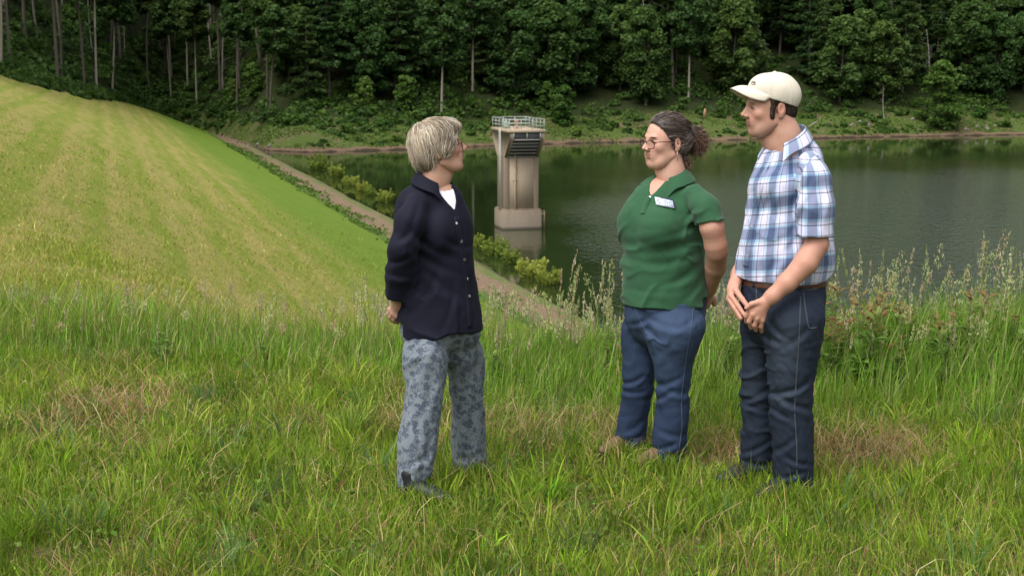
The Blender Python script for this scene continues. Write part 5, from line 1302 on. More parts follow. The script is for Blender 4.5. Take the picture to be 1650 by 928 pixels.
    c = k.mix(k.noise(o, 9, 4), (.155, .185, .215), (.20, .23, .26)); c = k.mix(k.math('MULTIPLY', ln2, .85), c, (.06, .078, .115))
    c = k.mix(k.math('MULTIPLY', m, .9), c, (.052, .066, .098)); c = k.mix(k.math('MULTIPLY', k.math('MULTIPLY', ln, m), .8), c, (.16, .19, .24))
    lt = k.math('MULTIPLY', k.sstep(k.vor(k.map(wv, (1, 1, 1), loc=(7, 3, 2)), 45), .22, .1), .5); c = k.mix(lt, c, (.30, .34, .39))
    k.principled(c, .85, k.bump(k.noise(o, 900, 2), .15, .0015), .3, Sheen_Weight=.1)
    near = lambda v: Y0 + np.interp(v, [508, 535, 565, 640, 785], [-.035, -.055, -.085, -.13, -.19]); far = lambda v: Y0 + np.interp(v, [508, 535, 565, 640, 760], [.035, .055, .085, .13, .20])
    L = SDF().u(Loft(torso_rows([(470, 662, 745, .72), (505, 654, 758, .74), (530, 650, 768, .70), (547, 660, 762, .6), (560, 678, 746, .5), (568, 700, 724, .4)], Y0, fwd)), .02)
    L.u(Loft(leg_rows([(508, 676, 704), (528, 662, 714), (552, 652, 721), (600, 652, 722), (640, 653, 716), (680, 649, 709), (720, 643, 703), (750, 642, 698), (783, 643, 692)], near)), .05)
    L.u(Loft(leg_rows([(508, 718, 746), (528, 708, 762), (552, 703, 774), (600, 721, 778), (640, 725, 778), (680, 728, 781), (720, 730, 783), (759, 731, 782)], far)), .04)
    L.fn(folds_fn(.009, 24, 11, (1, 1, .35))); L.fn(folds_fn(.0035, 60, 12, (1, 1, .5)))
    L.fn(ridges_fn(.011, 26, 72, (1, 1, .35)))
    L.fn(crease_fn([(668, 600, 60, 40, 6, .008), (690, 640, 75, 45, 6, .007), (672, 690, 100, 45, 6, .009), (690, 720, 80, 35, 5, .007), (745, 640, 95, 45, 6, .007), (760, 700, 85, 45, 6, .008), (668, 745, 20, 25, 5, .008), (755, 738, 10, 25, 5, .007), (720, 565, -55, 25, 5, .003)], 362, Y0))
    hx = J(655, 782, -.19)
    L.fn(lambda P, D: np.maximum(D, np.where(P[:, 1] < Y0 - .06, (hx[2] + .55 * np.maximum(P[:, 0] - hx[0] - .02, 0)).astype(f32) - P[:, 2], -1.0)))
    V, F = L.mesh(.006); mobj('trousers', V, F, k.m, root, origin=J(710, 600))
    sm = flat_mat('shoe_black', (.012, .013, .018), .5)
    for h, t in (((659, 790, -.22), (697, 806, -.27)), ((742, 757, .19), (786, 765, .13))):
        a, b = J(*h), J(*t); a[2] = b[2] = .005; d = b - a; d = d / np.linalg.norm(d) * .245; shoe(root, a - d * .12, a + d * .88, sm, M_SOLE, .042)
    # hair
    loc = lambda x, y, z: np.array([x, y, z])
    HV = SDF().u(Ell(loc(0, -.018, .042), (.092, .114, .096)), .01).u(Ell(loc(0, -.055, -.018), (.074, .076, .078)), .022).u(Ell(loc(0, .040, .082), (.066, .062, .046)), .03)
    for s in (-1, 1): HV.u(Ell(loc(.074 * s, .026, .022), (.015, .046, .046)), .02)
    HV.sub(Ell(loc(0, .092, -.045), (.105, .080, .088)), .015)
    HV.sub(Ell(loc(0, .04, -.095), (.14, .085, .062), frame((0, 1), math.radians(-25))), .02)
    HV.u(Caps(loc(-.045, .085, .090), loc(.03, .098, .082), .014, .016), .03)
    HV.fn(folds_fn(.006, 42, 4, (1, 1, .45)))
    Vh, Fh = HV.mesh(.005); rnd = np.random.RandomState(4)
    hc = lambda n: np.clip(np.array([.43, .358, .27]) * rnd.lognormal(0, .33, (n, 1)) * rnd.normal(1, .05, (n, 3)), .02, .8)
    cb = np.tile([.15, .118, .088], (len(Vh), 1))
    hm = hair_mat('ash_blonde_hair', .38)
    n = 6500; R0 = surf_points(Vh, Fh, n, rnd, lambda c: np.where((c[:, 2] > -.03), 1 + 1.2 * (c[:, 2] > .05), .7))
    crown = np.array([.0, -.045, .135])
    def dirf(P, i):
        a = P - crown; a /= np.linalg.norm(a, axis=1, keepdims=True) + 1e-6
        d = a * .75 + np.array([0, 0, -.75]); sw = np.clip((P[:, 1] + .02) / .1, 0, 1)
        d[:, 1] += -1.5 * sw * np.clip((.10 - P[:, 2]) / .05, 0, 1) + .5 * np.clip((P[:, 2] - .095) / .03, 0, 1)
        d[:, 0] += np.sign(P[:, 0]) * .3 * np.clip((P[:, 2] - .06) / .05, 0, 1)
        return d
    clump = .6 * wnoise(R0.astype(f32), 130, 6, 6) + .75 * wnoise(R0.astype(f32), 48, 16, 6, (1, 1, .35))
    paths = comb(HV, R0, dirf, 11, rnd.uniform(.0055, .0105, n), rnd.uniform(-.001, .0055, n) + .0022 * clump, rnd, .16)
    lowl = np.clip(.30 - .45 * clump, 0, 1)[:, None]; cols = (hc(n) * (1 - lowl) + np.array([.13, .092, .06]) * rnd.lognormal(0, .25, (n, 1)) * lowl) * (1 + .25 * np.clip(clump, -1.7, 2.2))[:, None] * np.interp(R0[:, 2], [-.08, 0, .1], [.5, .8, 1.15])[:, None]; cols = np.clip(cols, .02, .85)  # strands rooted lower are darker: shading under the top layer, put into their colour
    tv, tf, tc = strand_mesh(paths, rnd.uniform(.00045, .0011, n), cols)
    # loose locks lying over the rest, flicking out at the ends, and a few flyaways
    n2 = 1200; R1 = surf_points(Vh, Fh, n2, rnd, lambda c: 1.0 * (c[:, 2] > -.02)); grp = wnoise(R1.astype(f32), 75, 26, 6)
    p2 = comb(HV, R1, dirf, 13, rnd.uniform(.005, .009, n2), .004 + .004 * np.clip(grp, -.5, 1.6), rnd, .28)
    p2 = p2 + grad(HV, p2.reshape(-1, 3).astype(f32), .003).reshape(p2.shape) * (np.linspace(0, 1, 13) ** 3)[None, :, None] * rnd.uniform(-.002, .014, (n2, 1, 1)) + rnd.normal(size=(n2, 1, 3)) * .0006
    c2 = np.clip(np.array([.49, .415, .32]) * rnd.lognormal(0, .45, (n2, 1)) * (1 + .3 * np.clip(grp, -1.5, 1.5))[:, None], .03, .9)
    v2, f2, k2 = strand_mesh(p2, rnd.uniform(.0004, .0010, n2), c2); tf = np.concatenate([tf, f2 + len(tv)]); tv = np.concatenate([tv, v2]); tc = np.concatenate([tc, k2])
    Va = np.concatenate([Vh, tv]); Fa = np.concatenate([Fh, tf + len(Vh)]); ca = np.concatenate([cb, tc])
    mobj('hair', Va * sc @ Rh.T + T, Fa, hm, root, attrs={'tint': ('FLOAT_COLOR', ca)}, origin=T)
    # bracelet
    w = J(642, 488, -.012); ax = J(643, 494, -.01) - J(641, 480, -.04); ax /= np.linalg.norm(ax); a = np.cross(ax, [0, 1, 0]); a /= np.linalg.norm(a); b = np.cross(ax, a)
    tt = np.linspace(0, 2 * math.pi, 25)[:-1]; MB().tube(np.array([w + .034 * (math.cos(q) * a + math.sin(q) * b) for q in tt]), .0035, 6, closed=True).build('bracelet', flat_mat('silver', (.7, .7, .7), .25, Metallic=1.0), root, True, origin=w)
    return root
# ------------------------------------------------------------------ woman in green polo shirt
def person_green():
    Y0 = 6.72; an = math.radians(180 + 40); fwd = np.array([math.cos(an), math.sin(an)]); J = lambda u, v, dy=0.0: PX(u, v, Y0 + dy)
    f3 = np.array([fwd[0], fwd[1], 0]); l3 = np.array([fwd[1], -fwd[0], 0])           # l3: her right
    base = PX(1048, 740, Y0); base[2] = 0
    root = person_root('woman with dark curly ponytail and glasses in green polo shirt and blue jeans', base, None)
    skin = (.60, .36, .27); sk = skin_mat('skin_green_woman', skin, (.58, .27, .2))
    ah = math.radians(180 + 27); Rh = frame((math.cos(ah), math.sin(ah)), math.radians(-2)); sc = 1.035; T = J(1073, 229)
    H = head_sdf(jowl=.003); V, F = H.mesh(.0034); tint = tint_head(V, skin, (.48, .2, .18), (.62, .26, .2))
    pieces = [(V * sc @ Rh.T + T, F, tint)]
    N = SDF().chain([J(1078, 250), J(1082, 276), J(1084, 300)], [.060, .060, .066], .02).u(Caps(J(1056, 262, -.02), J(1074, 286, -.02), .022, .038), .03)
    V, F = N.mesh(.006); pieces.append((V, F, skin))
    A = SDF().chain([J(1142, 345, -.2), J(1147, 366, -.212), J(1153, 395, -.19), J(1155, 405, -.175)], [.050, .054, .050, .047], .015)
    A.chain([J(1155, 405, -.175), J(1153, 430, -.09), J(1144, 466, .02)], [.049, .048, .030], .015).u(Ell(J(1165, 393, -.155), (.02, .02, .022)), .02)
    hand(A, J(1144, 464, .02), J(1139, 478, .06), .028, .026, [[J(1134, 488, .05), J(1130, 496, .06)], [J(1137, 490, .06), J(1133, 498, .07)], [J(1140, 490, .07), J(1136, 498, .08)], [J(1143, 488, .08), J(1140, 495, .09)]], .009, [J(1143, 484, .04), J(1140, 490, .04)])
    V, F = A.mesh(.0042); pieces.append((V, F, np.asarray(skin) * (.93, .86, .82)))
    A2 = SDF().chain([J(1050, 345, .17), J(1052, 390, .20), J(1110, 450, .24), J(1136, 470, .12)], [.044, .042, .04, .028], .015)
    hand(A2, J(1136, 470, .12), J(1146, 480, .1), .026, .025, [[J(1152, 484, .1), J(1154, 488, .1)], [J(1150, 488, .1), J(1151, 492, .1)]], .009)
    V, F = A2.mesh(.006); pieces.append((V, F, skin))
    C = SDF().u(Loft(torso_rows([(320, 1045, 1110, .6), (370, 1030, 1115, .65), (440, 1035, 1110, .65), (520, 1035, 1115, .7)], Y0, fwd)), .02)
    C.chain([J(1095, 530, -.09), J(1083, 620, -.1), J(1076, 730, -.08)], [.05, .045, .035]).chain([J(1035, 530, .08), J(1028, 620, .1), J(1014, 712, .14)], [.05, .045, .035])
    V, F = C.mesh(.014); pieces.append((V, F, skin))
    dark = flat_mat('brow_dark_brown', (.035, .02, .014), .8)
    eyes(root, T, Rh, sc, M_LASH, (.06, .045, .03), dark)
    spectacles(root, T, Rh, sc, flat_mat('spectacle_frame_maroon', (.055, .012, .016), .3), M_LENS, w=.0265, hgt=.0185, cy=.108, thick=.0020)
    # polo shirt
    k = NT('green_pique_cotton'); o = k.obj(); n1 = k.noise(o, 12, 4, .6); pq = k.vor(o, 520, 'Distance', 'F1', .15)
    c = k.mix(n1, (.022, .080, .036), (.029, .102, .047)); c = k.mix(k.math('MULTIPLY', pq, .35), c, (.045, .13, .065))
    k.principled(c, .9, k.bump(pq, .18, .0012), .25, Sheen_Weight=.12); green = k.m
    rows = [(276, 1066, 1098, .8), (284, 1054, 1108, .72), (292, 1042, 1120, .66), (303, 1030, 1131, .62), (318, 1019, 1139, .64), (340, 1010, 1143, .74), (365, 1005, 1142, .84), (395, 1003, 1139, .86), (425, 1002, 1138, .86), (455, 1001, 1140, .86), (492, 1000, 1144, .86)]
    S = SDF().u(Loft(torso_rows(rows, Y0, fwd)), .02)
    for s in (-1, 1): S.u(Ell(J(1066, 362) + f3 * .10 + l3 * .085 * s, (.075, .075, .08)), .07)
    pre = SDF(); pre.ops = list(S.ops)
    q = SDF().chain([J(1120, 314, -.12), J(1137, 336, -.185), J(1148, 376, -.225)], [.048, .062, .068], .03); cut_plane(q, J(1143, 357, -.21), (.2, -.1, -.97)); S.u(Sub(q), .05)
    S.chain([J(1036, 312, .14), J(1036, 338, .18), J(1038, 360, .2)], [.044, .054, .058], .05)
    vt = [ray_snap(pre, 1064, 287, Y0), ray_snap(pre, 1054, 303, Y0), ray_snap(pre, 1047, 322, Y0)]
    S.sub(Caps(J(1080, 280) + f3 * .015, J(1080, 252), .062, .075), .008)
    S.sub(Caps(vt[0] + f3 * .02, vt[1] + f3 * .012, .040, .024), .004); S.sub(Caps(vt[1] + f3 * .012, vt[2] + f3 * .006, .024, .002), .004)
    S.fn(folds_fn(.003, 18, 25, (.8, .8, 1.2), ([.9, 1.2, 1.38], [1, .9, .1]))); S.fn(folds_fn(.002, 45, 18, (1, 1, 1)))
    S.fn(ridges_fn(.014, 24, 73, (.6, .6, 1.3), ([.85, 1.2, 1.34], [1, .9, 0]))); S.fn(ridges_fn(.008, 42, 74, (.7, .7, 1.2), ([.85, 1.2, 1.34], [1, .9, 0])))
    S.fn(crease_fn([(1100, 372, 25, 30, 5, .0038), (1105, 395, 15, 34, 6, .0055), (1095, 418, 18, 36, 6, .0049), (1110, 440, 35, 30, 6, .0055), (1075, 405, 5, 40, 6, .0033), (1050, 425, -8, 40, 6, .0033), (1085, 455, 15, 40, 6, .0038), (1040, 390, 10, 26, 6, .0033), (1118, 338, 60, 24, 5, .0055), (1122, 352, 75, 18, 4, .0049), (1120, 465, 55, 26, 5, .0044), (1060, 470, 0, 40, 5, .0022)], 343, Y0))
    zf, zb = J(1050, 489)[2], J(1130, 476)[2]; cc = J(1070, 480)
    e0 = J(1143, 356, -.21).astype(f32); ed = np.array([.18, -.1, -.98], f32); ed /= np.linalg.norm(ed)
    def hem(P, D):
        q = (P[:, 0] - cc[0]) * fwd[0] + (P[:, 1] - cc[1]) * fwd[1]
        D = np.maximum(D, np.where(q < -.07, zb, zf + .003 * np.sin(q * 50)).astype(f32) - P[:, 2])
        return D
    S.fn(hem)
    V, F = S.mesh(.005); sh = mobj('polo_shirt', V, F, green, root, origin=J(1070, 400))
    collar('collar', J(1081, 279), fwd, .066, .066, .05, sh, green, stand=.028, fall=.056, tip=.098, open_deg=36, spread=1.75, thick=.003, sdf=S)
    surf_strip('placket', S, [(1046, 318), (1041, 328), (1036, 345)], Y0, .028, green, sh, .002, .0018, 16)
    surf_strip('sleeve_band', S, [(1121, 362), (1135, 361), (1150, 357), (1163, 352)], Y0 - .2, .016, green, sh, .0015, .0012, 24)
    buttons(S, [(1047, 318), (1039, 339)], Y0, flat_mat('white_button', (.75, .75, .72), .3), sh, .0062)
    # embroidered emblem on the chest
    ctr = np.array([1070.5, 328.5]); quad = lambda a, b: ctr + np.array([a * 14.0 + b * -2.6 * .6, a * 3.0 - b * 8.0])
    def patch(name, polys, mat, off):
        V, F = [], []
        for poly in polys:
            i0 = len(V); pts = [ray_snap(pre, *quad(a, b), Y0) for a, b in poly]; pts = snap(pre, pts, off).astype(float); V += list(pts)
            F += [[i0 + i, i0 + i + 1, i0 + i + 3, i0 + i + 2] for i in range(0, len(poly) - 2, 2)]
        o = mobj(name, np.array(V), np.array(F), mat, sh, True, origin=np.array(V).mean(0)); md = o.modifiers.new('thickness', 'SOLIDIFY'); md.thickness = .0012; md.offset = 0; return o
    strip = lambda a0, a1, b0, b1, n=7: [p for t in np.linspace(0, 1, n) for p in ((a0 + (a1 - a0) * t, b0), (a0 + (a1 - a0) * t, b1))]
    pale, dkb = flat_mat('emblem_pale_thread', (.62, .68, .78), .7, var=.1, scale=600), flat_mat('emblem_navy_thread', (.02, .025, .09), .7)
    patch('emblem', [strip(-1.0, 1.0, -.78, .9)], pale, .0075)
    patch('emblem_border', [strip(-.35, 1.05, .82, 1.06), [(1.0, 1.0), (1.14, 1.0), (1.0, 0), (1.12, 0), (1.0, -.85), (1.1, -.85)]], dkb, .0085)
    arc = [p for t in np.radians(np.linspace(70, 290, 12)) for p in ((-.52 + .30 * math.cos(t), .08 + .52 * math.sin(t)), (-.50 + .16 * math.cos(t), .08 + .30 * math.sin(t)))]
    L = lambda x, pts: [(x + a, b) for a, b in pts]
    bars = [arc]
    bars += [L(x, [(0, -.38), (.07, -.38), (0, .5), (.07, .5)]) for x in (.0, .26, .52, .74)] + [L(x, [(0, y), (0, y + .13), (.18, y), (.18, y + .13)]) for x, y in ((.04, .4), (.04, .0), (.30, .0), (.56, -.38), (.56, .4))]
    bars += [strip(-.1, .85, -.66, -.58, 4)]
    patch('emblem_lettering', bars, flat_mat('emblem_blue_thread', (.30, .33, .52), .7), .0092)
    NK = SDF(); NK.ops = list(pre.ops); tc_ = ((vt[0] + vt[2]) / 2).astype(f32); NK.fn(lambda P, D: np.maximum(D + .006, np.sqrt(((P - tc_) ** 2).sum(-1)) - .10))
    V, F = NK.mesh(.006); pieces.append((V, F, np.asarray(skin) * (1, .88, .84)))
    V, F, t = join_pieces(pieces); mobj('body', V, F, sk, root, attrs={'tint': ('FLOAT_COLOR', t)}, origin=base)
    # jeans
    dn = denim_mat('blue_denim', (.010, .019, .046), (.019, .034, .078), (.066, .104, .185))
    near = lambda v: Y0 + np.interp(v, [500, 620, 745], [-.09, -.10, -.09]); far = lambda v: Y0 + np.interp(v, [500, 620, 730], [.09, .11, .15])
    P_ = SDF().u(Loft(torso_rows([(470, 1008, 1138, .8), (495, 1005, 1140, .82), (515, 1006, 1136, .80), (532, 1014, 1124, .7), (548, 1026, 1106, .6), (560, 1040, 1080, .5)], Y0, fwd)), .02)
    P_.u(Loft(leg_rows([(492, 1074, 1114), (505, 1054, 1129), (522, 1042, 1136), (540, 1041, 1133), (565, 1047, 1124), (590, 1053, 1116), (620, 1056, 1110), (660, 1057, 1111), (700, 1052, 1108), (743, 1048, 1101)], near)), .035)
    P_.u(Loft(leg_rows([(492, 1022, 1048), (505, 1012, 1058), (522, 1004, 1062), (540, 1002, 1058), (565, 1002, 1054), (590, 1003, 1056), (620, 1003, 1055), (660, 998, 1047), (700, 991, 1042), (727, 987, 1042)], far)), .02)
    P_.fn(folds_fn(.005, 30, 31, (1, 1, .6), ([0, .3, .9], [1.3, 1, .5]))); P_.fn(folds_fn(.0022, 75, 32))
    P_.fn(ridges_fn(.012, 32, 75, (.6, .6, 1.1), ([0, .2, .35, .5, .7, .9], [1.2, .8, .6, 1.1, .4, .5])))
    cr = [(1075, 618, 15, 22, 5, .010), (1090, 632, -12, 24, 5, .009), (1068, 640, 25, 20, 4, .008), (1020, 615, 20, 18, 4, .010), (1015, 632, -8, 20, 4, .008), (1020, 690, 30, 20, 5, .007), (1080, 700, -15, 22, 5, .007), (1068, 722, 12, 22, 4, .009), (1085, 735, -8, 18, 4, .008), (1010, 712, 12, 20, 4, .009), (1045, 530, -60, 26, 5, .009), (1060, 520, -25, 30, 5, .007), (1030, 520, 20, 20, 4, .006), (1110, 520, 35, 26, 5, .006)]
    P_.fn(crease_fn(cr, 343, Y0))
    V, F = P_.mesh(.006); fade = np.clip(1 - np.abs(V[:, 2] - .62) / .32, 0, 1) * .8 * np.clip((Y0 - V[:, 1] + .10) / .16, 0, 1)
    tr = mobj('jeans', V, F, dn, root, attrs={'fade': ('FLOAT', fade)}, origin=J(1060, 600))
    st = flat_mat('denim_seam', (.05, .075, .14), .85)
    surf_strip('seam', P_, [(1118, 492), (1112, 540), (1104, 590), (1098, 640), (1099, 690), (1092, 735)], Y0, .006, st, tr, .0008, .0008, 60)
    surf_strip('fly_seam', P_, [(1022, 492), (1028, 510), (1043, 540)], Y0, .005, st, tr, .0008, .0008, 20)
    boot, sole = flat_mat('tan_leather_shoe', (.17, .10, .06), .6), M_SOLE
    for h, t in (((1078, 744, -.08), (1036, 756, -.17)), ((1018, 722, .15), (985, 735, .06))):
        a, b = J(*h), J(*t); a[2] = b[2] = .005; d = b - a; d = d / np.linalg.norm(d) * .25; shoe(root, a - d * .15, a + d * .85, boot, sole, .045)
    # hair pulled back into a curly ponytail
    loc = lambda x, y, z: np.array([x, y, z]); rnd = np.random.RandomState(14)
    HV = SDF().u(Ell(loc(0, -.017, .040), (.0835, .1085, .0925)), .01).u(Ell(loc(0, -.045, -.01), (.076, .072, .07)), .03)
    HV.fn(folds_fn(.005, 45, 84, (1, .5, 1)))
    HV.sub(Ell(loc(0, .105, -.01), (.11, .085, .105)), .015); HV.sub(Ell(loc(0, .045, -.085), (.14, .10, .062)), .02)
    for s in (-1, 1): HV.sub(Ell(loc(.085 * s, -.010, -.014), (.022, .022, .032)), .008)
    Vh, Fh = HV.mesh(.005); tie = np.array([0, -.112, .036])
    n = 5000; R0 = surf_points(Vh, Fh, n, rnd)
    def dirf(P, i):
        d = tie - P; d /= np.linalg.norm(d, axis=1, keepdims=True) + 1e-6; return d
    clump = wnoise(R0.astype(f32), 130, 7, 6)
    paths = comb(HV, R0, dirf, 10, rnd.uniform(.004, .009, n), rnd.uniform(-.001, .004, n) + .003 * clump, rnd, .22)
    dk = lambda n: np.clip(np.array([.092, .062, .050]) * rnd.lognormal(0, .4, (n, 1)), .006, .6)
    cols = dk(n) * (1 + .35 * clump)[:, None]; gm = (rnd.uniform(size=n) < .16) & (R0[:, 1] > -.06); cols[gm] = np.array([.27, .25, .24]) * rnd.uniform(.6, 1.3, (gm.sum(), 1)); cols = np.clip(cols, .006, .5)
    parts = [(Vh, Fh, np.tile([.05, .038, .033], (len(Vh), 1)))]
    parts.append(strand_mesh(paths, rnd.uniform(.0005, .0011, n), cols))
    # the curly bunch behind the tie and the loose hair at the nape
    def curls(center, rad, n, length, r0):
        o = rnd.normal(size=(n, 3)); o /= np.linalg.norm(o, axis=1, keepdims=True); st = center + o * rad * rnd.uniform(.1, .75, (n, 1)); dr = o * .8 + rnd.normal(size=(n, 3)) * .5 + np.array([0, -.35, -.5])
        dr /= np.linalg.norm(dr, axis=1, keepdims=True); m = 16; t = np.linspace(0, 1, m)[None, :, None]
        a = np.cross(dr, rnd.normal(size=(n, 3))); a /= np.linalg.norm(a, axis=1, keepdims=True); b = np.cross(dr, a); ph = rnd.uniform(0, 6.28, (n, 1, 1)); w = rnd.uniform(7, 13, (n, 1, 1)); cr = rnd.uniform(.002, .0055, (n, 1, 1))
        ln = rnd.uniform(.4, 1, (n, 1, 1)) * length
        return st[:, None] + dr[:, None] * t * ln + cr * (np.cos(w * t + ph) * a[:, None] + np.sin(w * t + ph) * b[:, None]) + np.array([0, 0, -1]) * (t ** 2) * ln * .35
    def curl_cols(p):
        n = len(p); c = np.array([.085, .046, .03]) * rnd.lognormal(0, .45, (n, 1)); tip = rnd.uniform(size=n) < .3; c[tip] = np.array([.26, .155, .095]) * rnd.uniform(.6, 1.3, (tip.sum(), 1)); return np.clip(c, .006, .5)
    bun = np.array([0, -.160, .008]); p = curls(bun, np.array([.046, .044, .066]), 3000, .058, 0); parts.append(strand_mesh(p, rnd.uniform(.0008, .0015, len(p)), curl_cols(p)))
    B = SDF().u(Ell(bun + (0, -.002, -.004), (.038, .034, .054)), .01).u(Ell(bun + (0, .018, .03), (.028, .03, .03)), .02).u(Ell(loc(.0, -.075, -.082), (.06, .028, .034)), .02); B.fn(folds_fn(.006, 60, 2)); v, f = B.mesh(.005); parts.append((v, f, np.tile([.035, .02, .014], (len(v), 1))))
    p = curls(np.array([-.02, -.075, -.085]), np.array([.05, .026, .034]), 700, .05, 0); parts.append(strand_mesh(p, rnd.uniform(.0006, .0012, len(p)), curl_cols(p)))
    V, F, t = join_pieces(parts); mobj('hair', V * sc @ Rh.T + T, F, hair_mat('dark_brown_grey_hair', .4), root, attrs={'tint': ('FLOAT_COLOR', t)}, origin=T)
    a = np.linspace(0, 2 * math.pi, 21)[:-1]; tl = np.stack([.026 * np.cos(a), np.full(20, -.116), .038 + .030 * np.sin(a)], 1)
    MB().tube(tl * sc @ Rh.T + T, .006, 7, closed=True).build('hair_tie', flat_mat('black_hair_tie', (.008, .008, .009), .8), root, True, origin=tie * sc @ Rh.T + T)
    for s in (-1, 1):
        q = np.array([.0795 * s, -.008, -.040]); MB().tube(np.array([q, q + (.001 * s, 0, -.014), q + (0, 0, -.040)]) * sc @ Rh.T + T, [.0010, .0016, .0024], 6).build('earring', flat_mat('silver_earring', (.8, .76, .7), .3, Metallic=.8), root, True, origin=q * sc @ Rh.T + T)
    return root
# ------------------------------------------------------------------ man in plaid shirt and cap
def plaid_mat():
    k = NT('plaid_cotton'); pv = k.attr('plaid', 'Vector'); s = k.sep(pv); o = k.obj()
    W, B, A, N = (.76, .75, .88), (.018, .018, .05), (.36, .58, .72), (.075, .125, .27)
    st = [(0, W), (.17, B), (.20, W), (.30, A), (.39, N), (.73, A), (.80, W), (.84, B), (.865, W)]
    def stripe(x, per): return k.ramp(k.math('FRACT', k.math('ADD', k.math('DIVIDE', x, per), 10.0)), st, 'CONSTANT')
    a, b = stripe(s[0], .104), stripe(s[1], .135)
    c = k.mix(.5, a, b); mul = k.mix(1.0, a, b, 'MULTIPLY'); c = k.mix(.55, c, mul)
    n = k.noise(o, 1100, 2); c = k.mix(k.math('MULTIPLY', n, .18), c, (.45, .47, .55))
    k.principled(c, .85, k.bump(n, .2, .0012), .25, Sheen_Weight=.1); return k.m
def person_plaid():
    Y0 = 6.28; an = math.radians(180 + 38); fwd = np.array([math.cos(an), math.sin(an)]); J = lambda u, v, dy=0.0: PX(u, v, Y0 + dy)
    f3 = np.array([fwd[0], fwd[1], 0]); l3 = np.array([fwd[1], -fwd[0], 0])           # l3: his right
    base = PX(1250, 785, Y0); base[2] = 0
    root = person_root('man in cream cap, blue plaid short-sleeved shirt and dark jeans, hands clasped', base, None)
    skin = (.52, .305, .225); sk = skin_mat('skin_man', skin, (.53, .235, .165))
    ah = math.radians(180 + 10); Rh = frame((math.cos(ah), math.sin(ah)), math.radians(-3)); sc = 1.045; T = J(1240.5, 174.5)
    H = head_sdf(True, jowl=.003, nose=.001, ear_y=-.024); V, F = H.mesh(.0034); tint = tint_head(V, skin, (.42, .17, .14), (.58, .22, .15), stubble=(.30, .19, .15))
    pieces = [(V * sc @ Rh.T + T, F, tint)]
    N = SDF().chain([J(1254, 190), J(1264, 218), J(1270, 245)], [.066, .068, .078], .02).u(Caps(J(1222, 211), J(1246, 232), .024, .048), .03)
    V, F = N.mesh(.006); pieces.append((V, F, skin))
    A = SDF().chain([J(1313, 300, -.17), J(1313, 350, -.20), J(1316, 392, -.21)], [.058, .054, .047], .015).u(Ell(J(1322, 398, -.19), (.026, .03, .03)), .02)
    A.chain([J(1316, 394, -.21), J(1298, 424, -.235), J(1268, 456, -.245), J(1245, 477, -.245)], [.050, .050, .041, .031], .015)
    hand(A, J(1245, 477, -.245), J(1224, 496, -.235), .030, .026, [[J(1208, 499, -.235), J(1202, 509, -.225), J(1203, 519, -.205)], [J(1213, 507, -.245), J(1207, 518, -.235), J(1210, 528, -.21)], [J(1220, 513, -.245), J(1216, 524, -.235), J(1218, 532, -.21)], [J(1228, 516, -.24), J(1226, 526, -.23), J(1227, 534, -.205)]], .0102, [J(1222, 487, -.25), J(1211, 490, -.25), J(1203, 496, -.245)])
    V, F = A.mesh(.0036); pieces.append((V, F, np.asarray(skin) * (1.03, .92, .9)))
    A2 = SDF().chain([J(1236, 300, .17), J(1212, 390, .19), J(1191, 440, .02)], [.054, .046, .031], .015)
    hand(A2, J(1191, 440, .02), J(1180, 466, -.05), .031, .026, [[J(1178, 476, -.09), J(1189, 492, -.14), J(1199, 507, -.17)], [J(1174, 481, -.08), J(1184, 497, -.13), J(1194, 513, -.16)], [J(1176, 486, -.06), J(1185, 501, -.11), J(1193, 515, -.14)], [J(1180, 488, -.04), J(1187, 503, -.09), J(1193, 514, -.12)]], .0100, [J(1186, 468, -.09), J(1196, 482, -.14), J(1205, 494, -.17)])
    V, F = A2.mesh(.004); pieces.append((V, F, np.asarray(skin) * (1.05, .92, .92)))
    C = SDF().u(Loft(torso_rows([(262, 1250, 1305, .6), (300, 1235, 1315, .65), (400, 1230, 1310, .65), (480, 1225, 1305, .7)], Y0, fwd)), .02)
    C.chain([J(1280, 500, -.09), J(1274, 630, -.13), J(1276, 770, -.13)], [.055, .05, .04]).chain([J(1232, 500, .09), J(1220, 630, .08), J(1218, 750, .1)], [.055, .045, .038])
    V, F = C.mesh(.014); pieces.append((V, F, skin))
    hairm = hair_mat('dark_brown_short_hair', .5)
    eyes(root, T, Rh, sc, M_LASH, (.05, .06, .06), flat_mat('brow_brown', (.05, .03, .02), .8))
    # shirt
    plaid = plaid_mat()
    rows = [(211, 1262, 1298, .8), (220, 1249, 1309, .7), (231, 1237, 1317, .62), (245, 1228, 1324, .56), (264, 1220, 1328, .56), (300, 1213, 1335, .62), (340, 1205, 1338, .68), (380, 1197, 1342, .72), (415, 1191, 1345, .74), (440, 1190, 1342, .74), (458, 1193, 1336, .74)]
    tor = Loft(torso_rows(rows, Y0, fwd)); S = SDF().u(tor, .02)
    S.u(Ell(J(1264, 300) + f3 * .05, (.11, .11, .085)), .05)
    pre = SDF(); pre.ops = list(S.ops)
    slv = SDF().chain([J(1305, 262, -.12), J(1311, 290, -.165), J(1313, 335, -.195), J(1313, 395, -.205)], [.050, .070, .076, .078], .03); cut_plane(slv, J(1313, 379, -.2), (-.06, 0, -1))
    slf = SDF().chain([J(1252, 268, .12), J(1248, 305, .17), J(1242, 355, .19)], [.04, .056, .06], .03)
    S.u(Sub(slv), .03); S.u(Sub(slf), .03)
    vt = [ray_snap(pre, 1246, 235, Y0), ray_snap(pre, 1240, 246, Y0)]
    S.sub(Caps(J(1262, 222) + f3 * .025, J(1266, 192), .068, .08), .008)
    S.sub(Caps(vt[0] + f3 * .02, vt[1] + f3 * .008, .034, .008), .004)
